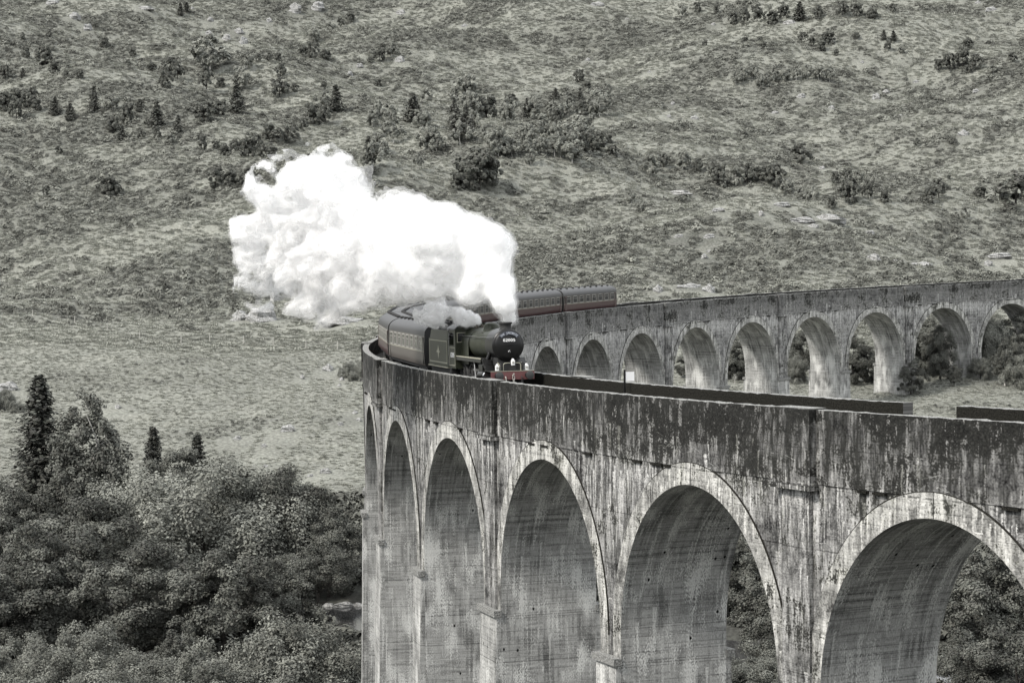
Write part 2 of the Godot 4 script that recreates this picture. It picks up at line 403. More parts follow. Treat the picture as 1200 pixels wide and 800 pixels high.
	[159.5, -614.9, 2.2, "r", "first middle dark rounded tree from left high on the upper right slope", "dark rounded trees high on the upper right slope"],
	[165.1, -617.4, 2.2, "r", "second middle dark rounded tree from left high on the upper right slope", "dark rounded trees high on the upper right slope"],
	[160.2, -591.0, 2.2, "r", "third middle dark rounded tree from left high on the upper right slope", "dark rounded trees high on the upper right slope"],
	[173.7, -637.4, 5.0, "r", "fourth middle dark rounded tree from left high on the upper right slope", "dark rounded trees high on the upper right slope"],
	[178.3, -612.4, 3.4, "r", "fifth middle dark rounded tree from left high on the upper right slope", "dark rounded trees high on the upper right slope"],
	[177.8, -598.6, 2.9, "r", "sixth middle dark rounded tree from left high on the upper right slope", "dark rounded trees high on the upper right slope"],
	[183.8, -600.2, 4.4, "r", "seventh middle dark rounded tree from left high on the upper right slope", "dark rounded trees high on the upper right slope"],
	[193.2, -600.8, 2.2, "r", "eighth middle dark rounded tree from left high on the upper right slope", "dark rounded trees high on the upper right slope"],
	[226.9, -588.7, 3.3, "r", "ninth middle dark rounded tree from left high on the upper right slope", "dark rounded trees high on the upper right slope"],
	[180.0, -595.0, 3.7, "r", "first lower dark rounded tree from left high on the upper right slope", "dark rounded trees high on the upper right slope"],
	[183.6, -589.8, 2.2, "r", "second lower dark rounded tree from left high on the upper right slope", "dark rounded trees high on the upper right slope"],
	[201.0, -590.7, 2.9, "r", "third lower dark rounded tree from left high on the upper right slope", "dark rounded trees high on the upper right slope"],
	[211.4, -570.0, 3.6, "r", "fourth lower dark rounded tree from left high on the upper right slope", "dark rounded trees high on the upper right slope"],
	[214.5, -568.9, 5.0, "r", "fifth lower dark rounded tree from left high on the upper right slope", "dark rounded trees high on the upper right slope"],
	[218.6, -567.8, 5.7, "r", "sixth lower dark rounded tree from left high on the upper right slope", "dark rounded trees high on the upper right slope"],
	[218.5, -561.1, 2.8, "r", "seventh lower dark rounded tree from left high on the upper right slope", "dark rounded trees high on the upper right slope"],
	[220.9, -561.9, 5.0, "r", "eighth lower dark rounded tree from left high on the upper right slope", "dark rounded trees high on the upper right slope"],
	[231.7, -558.7, 2.9, "r", "ninth lower dark rounded tree from left high on the upper right slope", "dark rounded trees high on the upper right slope"],
	[121.4, -453.3, 4.7, "l", "first pale feathery birch from left in the scrub line above the far viaduct", "pale feathery birches in the scrub line above the far viaduct"],
	[132.0, -440.1, 4.1, "l", "second pale feathery birch from left in the scrub line above the far viaduct", "pale feathery birches in the scrub line above the far viaduct"],
	[133.6, -431.8, 3.4, "l", "third pale feathery birch from left in the scrub line above the far viaduct", "pale feathery birches in the scrub line above the far viaduct"],
	[134.9, -424.7, 4.3, "l", "fourth pale feathery birch from left in the scrub line above the far viaduct", "pale feathery birches in the scrub line above the far viaduct"],
	[148.3, -429.6, 3.5, "l", "fifth pale feathery birch from left in the scrub line above the far viaduct", "pale feathery birches in the scrub line above the far viaduct"],
	[175.8, -443.7, 2.4, "l", "sixth pale feathery birch from left in the scrub line above the far viaduct", "pale feathery birches in the scrub line above the far viaduct"],
	[161.6, -383.6, 2.7, "l", "seventh pale feathery birch from left in the scrub line above the far viaduct", "pale feathery birches in the scrub line above the far viaduct"],
	[176.6, -400.0, 3.9, "l", "eighth pale feathery birch from left in the scrub line above the far viaduct", "pale feathery birches in the scrub line above the far viaduct"],
	[124.7, -454.4, 4.7, "r", "first upper dark rounded tree from left in the scrub line above the far viaduct", "dark rounded trees in the scrub line above the far viaduct"],
	[128.3, -453.5, 3.6, "r", "second upper dark rounded tree from left in the scrub line above the far viaduct", "dark rounded trees in the scrub line above the far viaduct"],
	[130.9, -450.1, 5.9, "r", "third upper dark rounded tree from left in the scrub line above the far viaduct", "dark rounded trees in the scrub line above the far viaduct"],
	[143.6, -473.1, 5.2, "r", "fourth upper dark rounded tree from left in the scrub line above the far viaduct", "dark rounded trees in the scrub line above the far viaduct"],
	[145.2, -441.4, 3.5, "r", "fifth upper dark rounded tree from left in the scrub line above the far viaduct", "dark rounded trees in the scrub line above the far viaduct"],
	[148.2, -440.8, 3.5, "r", "sixth upper dark rounded tree from left in the scrub line above the far viaduct", "dark rounded trees in the scrub line above the far viaduct"],
	[179.6, -485.2, 2.2, "r", "seventh upper dark rounded tree from left in the scrub line above the far viaduct", "dark rounded trees in the scrub line above the far viaduct"],
	[129.5, -384.2, 3.2, "r", "first lower dark rounded tree from left in the scrub line above the far viaduct", "dark rounded trees in the scrub line above the far viaduct"],
	[134.7, -388.3, 5.9, "r", "second lower dark rounded tree from left in the scrub line above the far viaduct", "dark rounded trees in the scrub line above the far viaduct"],
	[140.4, -392.1, 4.3, "r", "third lower dark rounded tree from left in the scrub line above the far viaduct", "dark rounded trees in the scrub line above the far viaduct"],
	[143.8, -389.6, 3.2, "r", "fourth lower dark rounded tree from left in the scrub line above the far viaduct", "dark rounded trees in the scrub line above the far viaduct"],
	[155.3, -392.1, 4.1, "r", "fifth lower dark rounded tree from left in the scrub line above the far viaduct", "dark rounded trees in the scrub line above the far viaduct"],
	[158.8, -395.8, 4.4, "r", "sixth lower dark rounded tree from left in the scrub line above the far viaduct", "dark rounded trees in the scrub line above the far viaduct"],
	[171.4, -402.2, 3.1, "r", "seventh lower dark rounded tree from left in the scrub line above the far viaduct", "dark rounded trees in the scrub line above the far viaduct"],
	[177.6, -394.3, 8.3, "r", "eighth lower dark rounded tree from left in the scrub line above the far viaduct", "dark rounded trees in the scrub line above the far viaduct"],
	[23.3, -424.7, 5.5, "c", "first dark pointed conifer from left in the dense grove right of the steam", "dark pointed conifers in the dense grove right of the steam"],
	[22.5, -409.7, 4.5, "c", "second dark pointed conifer from left in the dense grove right of the steam", "dark pointed conifers in the dense grove right of the steam"],
	[41.3, -511.6, 6.7, "c", "third dark pointed conifer from left in the dense grove right of the steam", "dark pointed conifers in the dense grove right of the steam"],
	[53.8, -520.5, 5.6, "c", "fourth dark pointed conifer from left in the dense grove right of the steam", "dark pointed conifers in the dense grove right of the steam"],
	[49.5, -468.1, 5.9, "c", "fifth dark pointed conifer from left in the dense grove right of the steam", "dark pointed conifers in the dense grove right of the steam"],
	[51.4, -465.0, 6.4, "c", "sixth dark pointed conifer from left in the dense grove right of the steam", "dark pointed conifers in the dense grove right of the steam"],
	[77.1, -539.0, 5.1, "c", "seventh dark pointed conifer from left in the dense grove right of the steam", "dark pointed conifers in the dense grove right of the steam"],
	[87.1, -549.1, 3.4, "c", "eighth dark pointed conifer from left in the dense grove right of the steam", "dark pointed conifers in the dense grove right of the steam"],
	[29.1, -502.2, 4.3, "l", "first upper pale feathery birch from left in the dense grove right of the steam", "pale feathery birches in the dense grove right of the steam"],
	[31.8, -509.7, 6.4, "l", "second upper pale feathery birch from left in the dense grove right of the steam", "pale feathery birches in the dense grove right of the steam"],
	[34.2, -502.7, 5.3, "l", "third upper pale feathery birch from left in the dense grove right of the steam", "pale feathery birches in the dense grove right of the steam"],
	[42.3, -493.2, 5.7, "l", "fourth upper pale feathery birch from left in the dense grove right of the steam", "pale feathery birches in the dense grove right of the steam"],
	[49.2, -467.8, 4.9, "l", "fifth upper pale feathery birch from left in the dense grove right of the steam", "pale feathery birches in the dense grove right of the steam"],
	[59.1, -568.1, 4.8, "l", "sixth upper pale feathery birch from left in the dense grove right of the steam", "pale feathery birches in the dense grove right of the steam"],
	[59.3, -530.2, 7.5, "l", "seventh upper pale feathery birch from left in the dense grove right of the steam", "pale feathery birches in the dense grove right of the steam"],
	[56.1, -490.9, 4.8, "l", "eighth upper pale feathery birch from left in the dense grove right of the steam", "pale feathery birches in the dense grove right of the steam"],
	[63.5, -541.3, 5.4, "l", "ninth upper pale feathery birch from left in the dense grove right of the steam", "pale feathery birches in the dense grove right of the steam"],
	[67.4, -507.6, 5.8, "l", "tenth upper pale feathery birch from left in the dense grove right of the steam", "pale feathery birches in the dense grove right of the steam"],
	[71.7, -539.6, 5.5, "l", "eleventh upper pale feathery birch from left in the dense grove right of the steam", "pale feathery birches in the dense grove right of the steam"],
	[79.1, -536.9, 5.7, "l", "twelfth upper pale feathery birch from left in the dense grove right of the steam", "pale feathery birches in the dense grove right of the steam"],
	[84.9, -532.9, 6.1, "l", "thirteenth upper pale feathery birch from left in the dense grove right of the steam", "pale feathery birches in the dense grove right of the steam"],
	[88.8, -534.0, 4.7, "l", "fourteenth upper pale feathery birch from left in the dense grove right of the steam", "pale feathery birches in the dense grove right of the steam"],
	[96.7, -525.6, 7.1, "l", "fifteenth upper pale feathery birch from left in the dense grove right of the steam", "pale feathery birches in the dense grove right of the steam"],
	[27.1, -467.0, 5.4, "l", "first middle pale feathery birch from left in the dense grove right of the steam", "pale feathery birches in the dense grove right of the steam"],
	[33.2, -476.9, 6.0, "l", "second middle pale feathery birch from left in the dense grove right of the steam", "pale feathery birches in the dense grove right of the steam"],
	[40.9, -457.4, 5.6, "l", "third middle pale feathery birch from left in the dense grove right of the steam", "pale feathery birches in the dense grove right of the steam"],
	[41.9, -456.8, 6.8, "l", "fourth middle pale feathery birch from left in the dense grove right of the steam", "pale feathery birches in the dense grove right of the steam"],
	[48.8, -454.5, 5.9, "l", "fifth middle pale feathery birch from left in the dense grove right of the steam", "pale feathery birches in the dense grove right of the steam"],
	[55.0, -449.2, 4.4, "l", "sixth middle pale feathery birch from left in the dense grove right of the steam", "pale feathery birches in the dense grove right of the steam"],
	[66.0, -452.2, 5.5, "l", "seventh middle pale feathery birch from left in the dense grove right of the steam", "pale feathery birches in the dense grove right of the steam"],
	[66.2, -451.1, 4.4, "l", "eighth middle pale feathery birch from left in the dense grove right of the steam", "pale feathery birches in the dense grove right of the steam"],
	[71.9, -473.5, 5.8, "l", "ninth middle pale feathery birch from left in the dense grove right of the steam", "pale feathery birches in the dense grove right of the steam"],
	[79.1, -493.3, 5.7, "l", "tenth middle pale feathery birch from left in the dense grove right of the steam", "pale feathery birches in the dense grove right of the steam"],
	[73.9, -453.2, 4.2, "l", "eleventh middle pale feathery birch from left in the dense grove right of the steam", "pale feathery birches in the dense grove right of the steam"],
	[78.4, -462.2, 6.4, "l", "twelfth middle pale feathery birch from left in the dense grove right of the steam", "pale feathery birches in the dense grove right of the steam"],
	[78.2, -458.7, 5.3, "l", "thirteenth middle pale feathery birch from left in the dense grove right of the steam", "pale feathery birches in the dense grove right of the steam"],
	[85.4, -496.6, 5.6, "l", "fourteenth middle pale feathery birch from left in the dense grove right of the steam", "pale feathery birches in the dense grove right of the steam"],
	[85.6, -483.1, 7.3, "l", "fifteenth middle pale feathery birch from left in the dense grove right of the steam", "pale feathery birches in the dense grove right of the steam"],
	[22.0, -405.6, 4.1, "l", "first lower pale feathery birch from left in the dense grove right of the steam", "pale feathery birches in the dense grove right of the steam"],
	[23.4, -412.5, 6.1, "l", "second lower pale feathery birch from left in the dense grove right of the steam", "pale feathery birches in the dense grove right of the steam"],
	[28.3, -463.8, 5.3, "l", "third lower pale feathery birch from left in the dense grove right of the steam", "pale feathery birches in the dense grove right of the steam"],
	[26.2, -422.7, 4.8, "l", "fourth lower pale feathery birch from left in the dense grove right of the steam", "pale feathery birches in the dense grove right of the steam"],
	[35.4, -422.7, 3.7, "l", "fifth lower pale feathery birch from left in the dense grove right of the steam", "pale feathery birches in the dense grove right of the steam"],
	[42.7, -453.3, 4.6, "l", "sixth lower pale feathery birch from left in the dense grove right of the steam", "pale feathery birches in the dense grove right of the steam"],
	[56.3, -443.7, 5.3, "l", "seventh lower pale feathery birch from left in the dense grove right of the steam", "pale feathery birches in the dense grove right of the steam"],
	[57.4, -442.6, 6.5, "l", "eighth lower pale feathery birch from left in the dense grove right of the steam", "pale feathery birches in the dense grove right of the steam"],
	[57.3, -441.7, 6.0, "l", "ninth lower pale feathery birch from left in the dense grove right of the steam", "pale feathery birches in the dense grove right of the steam"],
	[61.0, -442.9, 5.4, "l", "tenth lower pale feathery birch from left in the dense grove right of the steam", "pale feathery birches in the dense grove right of the steam"],
	[65.6, -444.2, 3.9, "l", "eleventh lower pale feathery birch from left in the dense grove right of the steam", "pale feathery birches in the dense grove right of the steam"],
	[65.2, -437.7, 3.8, "l", "twelfth lower pale feathery birch from left in the dense grove right of the steam", "pale feathery birches in the dense grove right of the steam"],
	[68.3, -445.3, 4.3, "l", "thirteenth lower pale feathery birch from left in the dense grove right of the steam", "pale feathery birches in the dense grove right of the steam"],
	[72.3, -445.3, 5.0, "l", "fourteenth lower pale feathery birch from left in the dense grove right of the steam", "pale feathery birches in the dense grove right of the steam"],
	[73.8, -445.3, 5.0, "l", "fifteenth lower pale feathery birch from left in the dense grove right of the steam", "pale feathery birches in the dense grove right of the steam"],
	[76.4, -442.7, 6.0, "l", "sixteenth lower pale feathery birch from left in the dense grove right of the steam", "pale feathery birches in the dense grove right of the steam"],
	[62.5, -556.5, 3.7, "r", "first upper dark rounded tree from left in the dense grove right of the steam", "dark rounded trees in the dense grove right of the steam"],
	[64.3, -532.0, 7.2, "r", "second upper dark rounded tree from left in the dense grove right of the steam", "dark rounded trees in the dense grove right of the steam"],
	[74.0, -555.5, 3.4, "r", "third upper dark rounded tree from left in the dense grove right of the steam", "dark rounded trees in the dense grove right of the steam"],
	[79.0, -538.8, 2.7, "r", "fourth upper dark rounded tree from left in the dense grove right of the steam", "dark rounded trees in the dense grove right of the steam"],
	[82.4, -515.8, 5.5, "r", "fifth upper dark rounded tree from left in the dense grove right of the steam", "dark rounded trees in the dense grove right of the steam"],
	[91.7, -528.2, 4.6, "r", "sixth upper dark rounded tree from left in the dense grove right of the steam", "dark rounded trees in the dense grove right of the steam"],
	[89.3, -506.3, 5.1, "r", "seventh upper dark rounded tree from left in the dense grove right of the steam", "dark rounded trees in the dense grove right of the steam"],
	[44.6, -415.5, 4.8, "r", "first lower dark rounded tree from left in the dense grove right of the steam", "dark rounded trees in the dense grove right of the steam"],
	[46.7, -417.2, 7.9, "r", "second lower dark rounded tree from left in the dense grove right of the steam", "dark rounded trees in the dense grove right of the steam"],
	[50.0, -418.9, 9.2, "r", "third lower dark rounded tree from left in the dense grove right of the steam", "dark rounded trees in the dense grove right of the steam"],
	[53.0, -422.8, 7.5, "r", "fourth lower dark rounded tree from left in the dense grove right of the steam", "dark rounded trees in the dense grove right of the steam"],
	[76.3, -497.9, 4.4, "r", "fifth lower dark rounded tree from left in the dense grove right of the steam", "dark rounded trees in the dense grove right of the steam"],
	[76.2, -453.3, 2.9, "r", "sixth lower dark rounded tree from left in the dense grove right of the steam", "dark rounded trees in the dense grove right of the steam"],
	[81.8, -460.8, 5.9, "r", "seventh lower dark rounded tree from left in the dense grove right of the steam", "dark rounded trees in the dense grove right of the steam"],
	[86.9, -469.6, 5.4, "r", "eighth lower dark rounded tree from left in the dense grove right of the steam", "dark rounded trees in the dense grove right of the steam"],
]
const ROCKS := [
	[-9.6, -299.4, 3.66, 2.00, "first grey crag rock from left by the fence below the steam", "grey crag rocks by the fence below the steam"],
	[-6.0, -297.5, 5.64, 3.32, "second grey crag rock from left by the fence below the steam", "grey crag rocks by the fence below the steam"],
	[-2.5, -322.3, 1.75, 2.10, "third grey crag rock from left by the fence below the steam", "grey crag rocks by the fence below the steam"],
	[9.7, -286.7, 7.30, 1.30, "fourth grey crag rock from left by the fence below the steam", "grey crag rocks by the fence below the steam"],
	[-48.2, -228.6, 3.13, 1.42, "first pale boulder from left in the grassy meadow beside the viaduct", "pale boulders in the grassy meadow beside the viaduct"],
	[-29.5, -206.8, 1.07, 0.54, "second pale boulder from left in the grassy meadow beside the viaduct", "pale boulders in the grassy meadow beside the viaduct"],
	[-11.3, -180.1, 1.00, 0.62, "third pale boulder from left in the grassy meadow beside the viaduct", "pale boulders in the grassy meadow beside the viaduct"],
	[-7.5, -176.0, 0.74, 0.49, "fourth pale boulder from left in the grassy meadow beside the viaduct", "pale boulders in the grassy meadow beside the viaduct"],
	[-7.5, -164.7, 0.72, 0.36, "fifth pale boulder from left in the grassy meadow beside the viaduct", "pale boulders in the grassy meadow beside the viaduct"],
	[-3.9, -183.0, 2.02, 1.01, "sixth pale boulder from left in the grassy meadow beside the viaduct", "pale boulders in the grassy meadow beside the viaduct"],
	[-0.0, -234.4, 0.86, 0.72, "seventh pale boulder from left in the grassy meadow beside the viaduct", "pale boulders in the grassy meadow beside the viaduct"],
	[-1.6, -157.8, 0.82, 0.47, "eighth pale boulder from left in the grassy meadow beside the viaduct", "pale boulders in the grassy meadow beside the viaduct"],
	[0.6, -158.9, 1.41, 0.71, "ninth pale boulder from left in the grassy meadow beside the viaduct", "pale boulders in the grassy meadow beside the viaduct"],
	[4.8, -242.2, 1.76, 1.17, "tenth pale boulder from left in the grassy meadow beside the viaduct", "pale boulders in the grassy meadow beside the viaduct"],
	[0.8, -126.8, 1.07, 0.43, "eleventh pale boulder from left in the grassy meadow beside the viaduct", "pale boulders in the grassy meadow beside the viaduct"],
	[5.8, -225.3, 0.70, 0.42, "twelfth pale boulder from left in the grassy meadow beside the viaduct", "pale boulders in the grassy meadow beside the viaduct"],
	[4.0, -187.6, 0.89, 0.51, "thirteenth pale boulder from left in the grassy meadow beside the viaduct", "pale boulders in the grassy meadow beside the viaduct"],
	[6.6, -234.2, 0.86, 0.58, "fourteenth pale boulder from left in the grassy meadow beside the viaduct", "pale boulders in the grassy meadow beside the viaduct"],
	[6.7, -195.8, 0.78, 0.52, "fifteenth pale boulder from left in the grassy meadow beside the viaduct", "pale boulders in the grassy meadow beside the viaduct"],
	[7.0, -191.4, 0.77, 0.52, "sixteenth pale boulder from left in the grassy meadow beside the viaduct", "pale boulders in the grassy meadow beside the viaduct"],
	[107.0, -359.5, 1.15, 1.15, "first pale flat slab from left in the outcrop above the far viaduct", "pale flat slabs in the outcrop above the far viaduct"],
	[114.6, -373.1, 3.95, 0.99, "second pale flat slab from left in the outcrop above the far viaduct", "pale flat slabs in the outcrop above the far viaduct"],
	[117.4, -363.1, 5.44, 1.17, "third pale flat slab from left in the outcrop above the far viaduct", "pale flat slabs in the outcrop above the far viaduct"],
	[118.4, -357.0, 2.31, 0.77, "fourth pale flat slab from left in the outcrop above the far viaduct", "pale flat slabs in the outcrop above the far viaduct"],
	[148.2, -467.6, 1.40, 0.93, "fifth pale flat slab from left in the outcrop above the far viaduct", "pale flat slabs in the outcrop above the far viaduct"],
	[125.6, -371.3, 7.91, 1.78, "sixth pale flat slab from left in the outcrop above the far viaduct", "pale flat slabs in the outcrop above the far viaduct"],
	[133.0, -363.9, 2.35, 0.98, "seventh pale flat slab from left in the outcrop above the far viaduct", "pale flat slabs in the outcrop above the far viaduct"],
	[125.3, -331.7, 2.58, 1.47, "eighth pale flat slab from left in the outcrop above the far viaduct", "pale flat slabs in the outcrop above the far viaduct"],
	[130.1, -332.1, 2.59, 0.74, "ninth pale flat slab from left in the outcrop above the far viaduct", "pale flat slabs in the outcrop above the far viaduct"],
	[135.4, -331.0, 4.81, 1.11, "tenth pale flat slab from left in the outcrop above the far viaduct", "pale flat slabs in the outcrop above the far viaduct"],
	[157.8, -354.3, 1.95, 1.17, "eleventh pale flat slab from left in the outcrop above the far viaduct", "pale flat slabs in the outcrop above the far viaduct"],
	[162.0, -359.6, 4.74, 0.99, "twelfth pale flat slab from left in the outcrop above the far viaduct", "pale flat slabs in the outcrop above the far viaduct"],
	[123.2, -591.5, 1.09, 0.82, "first left hand small pale boulder from left on the open right hillside", "small pale boulders on the open right hillside"],
	[73.4, -303.6, 1.71, 1.19, "second left hand small pale boulder from left on the open right hillside", "small pale boulders on the open right hillside"],
	[118.1, -530.9, 1.26, 1.01, "third left hand small pale boulder from left on the open right hillside", "small pale boulders on the open right hillside"],
	[123.6, -553.5, 1.30, 0.78, "fourth left hand small pale boulder from left on the open right hillside", "small pale boulders on the open right hillside"],
	[86.3, -349.8, 1.87, 0.75, "fifth left hand small pale boulder from left on the open right hillside", "small pale boulders on the open right hillside"],
	[105.5, -448.2, 5.79, 1.11, "sixth left hand small pale boulder from left on the open right hillside", "small pale boulders on the open right hillside"],
	[80.7, -306.9, 5.17, 0.86, "seventh left hand small pale boulder from left on the open right hillside", "small pale boulders on the open right hillside"],
	[125.5, -529.8, 2.27, 1.26, "eighth left hand small pale boulder from left on the open right hillside", "small pale boulders on the open right hillside"],
	[89.5, -336.9, 1.47, 1.10, "ninth left hand small pale boulder from left on the open right hillside", "small pale boulders on the open right hillside"],
	[92.7, -347.9, 2.25, 0.94, "tenth left hand small pale boulder from left on the open right hillside", "small pale boulders on the open right hillside"],
	[91.3, -341.0, 0.92, 0.55, "eleventh left hand small pale boulder from left on the open right hillside", "small pale boulders on the open right hillside"],
	[83.4, -301.6, 2.39, 1.54, "first right hand small pale boulder from left on the open right hillside", "small pale boulders on the open right hillside"],
	[98.1, -363.5, 2.70, 0.77, "second right hand small pale boulder from left on the open right hillside", "small pale boulders on the open right hillside"],
	[152.9, -543.3, 2.33, 0.78, "third right hand small pale boulder from left on the open right hillside", "small pale boulders on the open right hillside"],
	[163.1, -552.6, 2.37, 1.31, "fourth right hand small pale boulder from left on the open right hillside", "small pale boulders on the open right hillside"],
	[169.7, -541.3, 1.56, 1.04, "fifth right hand small pale boulder from left on the open right hillside", "small pale boulders on the open right hillside"],
	[190.8, -584.3, 1.11, 0.83, "sixth right hand small pale boulder from left on the open right hillside", "small pale boulders on the open right hillside"],
	[186.2, -551.6, 2.38, 1.85, "seventh right hand small pale boulder from left on the open right hillside", "small pale boulders on the open right hillside"],
	[191.8, -560.1, 2.41, 1.34, "eighth right hand small pale boulder from left on the open right hillside", "small pale boulders on the open right hillside"],
	[184.5, -518.5, 1.27, 0.76, "ninth right hand small pale boulder from left on the open right hillside", "small pale boulders on the open right hillside"],
	[203.5, -567.5, 1.90, 0.82, "tenth right hand small pale boulder from left on the open right hillside", "small pale boulders on the open right hillside"],
	[192.9, -484.5, 2.67, 1.46, "eleventh right hand small pale boulder from left on the open right hillside", "small pale boulders on the open right hillside"],
	[215.0, -543.3, 1.85, 1.06, "twelfth right hand small pale boulder from left on the open right hillside", "small pale boulders on the open right hillside"],
	[28.8, -608.8, 1.93, 1.38, "first small pale rock from left on the slope above the steam", "small pale rocks on the slope above the steam"],
	[32.5, -620.0, 2.24, 1.40, "second small pale rock from left on the slope above the steam", "small pale rocks on the slope above the steam"],
	[46.2, -624.0, 2.82, 1.97, "third small pale rock from left on the slope above the steam", "small pale rocks on the slope above the steam"],
	[110.7, -639.3, 1.45, 0.87, "fourth small pale rock from left on the slope above the steam", "small pale rocks on the slope above the steam"],
	[-71.6, -717.7, 4.41, 1.89, "first left hand pale rock outcrop from left along the picture's top edge", "pale rock outcrops along the picture's top edge"],
	[-62.1, -683.0, 4.24, 2.12, "second left hand pale rock outcrop from left along the picture's top edge", "pale rock outcrops along the picture's top edge"],
	[-57.4, -675.1, 2.40, 2.40, "third left hand pale rock outcrop from left along the picture's top edge", "pale rock outcrops along the picture's top edge"],
	[-38.4, -702.8, 5.57, 1.24, "fourth left hand pale rock outcrop from left along the picture's top edge", "pale rock outcrops along the picture's top edge"],
	[-22.2, -736.3, 1.60, 1.28, "fifth left hand pale rock outcrop from left along the picture's top edge", "pale rock outcrops along the picture's top edge"],
	[-16.3, -700.5, 2.16, 1.54, "sixth left hand pale rock outcrop from left along the picture's top edge", "pale rock outcrops along the picture's top edge"],
	[-15.7, -714.0, 2.50, 1.56, "seventh left hand pale rock outcrop from left along the picture's top edge", "pale rock outcrops along the picture's top edge"],
	[-10.0, -699.4, 2.46, 2.46, "eighth left hand pale rock outcrop from left along the picture's top edge", "pale rock outcrops along the picture's top edge"],
	[-5.4, -707.1, 3.10, 1.86, "ninth left hand pale rock outcrop from left along the picture's top edge", "pale rock outcrops along the picture's top edge"],
	[-4.9, -619.6, 2.24, 2.24, "tenth left hand pale rock outcrop from left along the picture's top edge", "pale rock outcrops along the picture's top edge"],
	[5.6, -720.4, 1.89, 1.58, "first right hand pale rock outcrop from left along the picture's top edge", "pale rock outcrops along the picture's top edge"],
	[15.7, -734.4, 4.49, 3.20, "second right hand pale rock outcrop from left along the picture's top edge", "pale rock outcrops along the picture's top edge"],
	[24.1, -739.3, 4.51, 3.22, "third right hand pale rock outcrop from left along the picture's top edge", "pale rock outcrops along the picture's top edge"],
	[55.3, -738.7, 3.23, 1.94, "fourth right hand pale rock outcrop from left along the picture's top edge", "pale rock outcrops along the picture's top edge"],
	[74.6, -692.5, 2.15, 0.92, "fifth right hand pale rock outcrop from left along the picture's top edge", "pale rock outcrops along the picture's top edge"],
	[123.8, -701.3, 5.00, 1.56, "sixth right hand pale rock outcrop from left along the picture's top edge", "pale rock outcrops along the picture's top edge"],
	[130.5, -676.6, 1.52, 0.91, "seventh right hand pale rock outcrop from left along the picture's top edge", "pale rock outcrops along the picture's top edge"],
	[158.6, -662.6, 1.20, 0.90, "eighth right hand pale rock outcrop from left along the picture's top edge", "pale rock outcrops along the picture's top edge"],
	[179.1, -633.9, 4.10, 1.46, "ninth right hand pale rock outcrop from left along the picture's top edge", "pale rock outcrops along the picture's top edge"],
	[251.5, -655.1, 1.84, 1.23, "tenth right hand pale rock outcrop from left along the picture's top edge", "pale rock outcrops along the picture's top edge"],
	[251.6, -641.2, 4.23, 1.51, "eleventh right hand pale rock outcrop from left along the picture's top edge", "pale rock outcrops along the picture's top edge"],
	[-2.4, -82.7, 1.65, 0.46, "first river bank rock from left left of the leftmost pier", "river bank rocks left of the leftmost pier"],
	[-1.6, -81.2, 0.91, 0.36, "second river bank rock from left left of the leftmost pier", "river bank rocks left of the leftmost pier"],
	[-0.8, -82.5, 2.01, 0.55, "third river bank rock from left left of the leftmost pier", "river bank rocks left of the leftmost pier"],
	[0.7, -82.3, 1.28, 0.46, "fourth river bank rock from left left of the leftmost pier", "river bank rocks left of the leftmost pier"],
	[37.5, -52.7, 0.83, 0.41, "first river bank rock from left seen through the second arch", "river bank rocks seen through the second arch"],
	[38.2, -51.2, 1.16, 0.50, "second river bank rock from left seen through the second arch", "river bank rocks seen through the second arch"],
	[39.5, -52.3, 0.75, 0.41, "third river bank rock from left seen through the second arch", "river bank rocks seen through the second arch"],
]
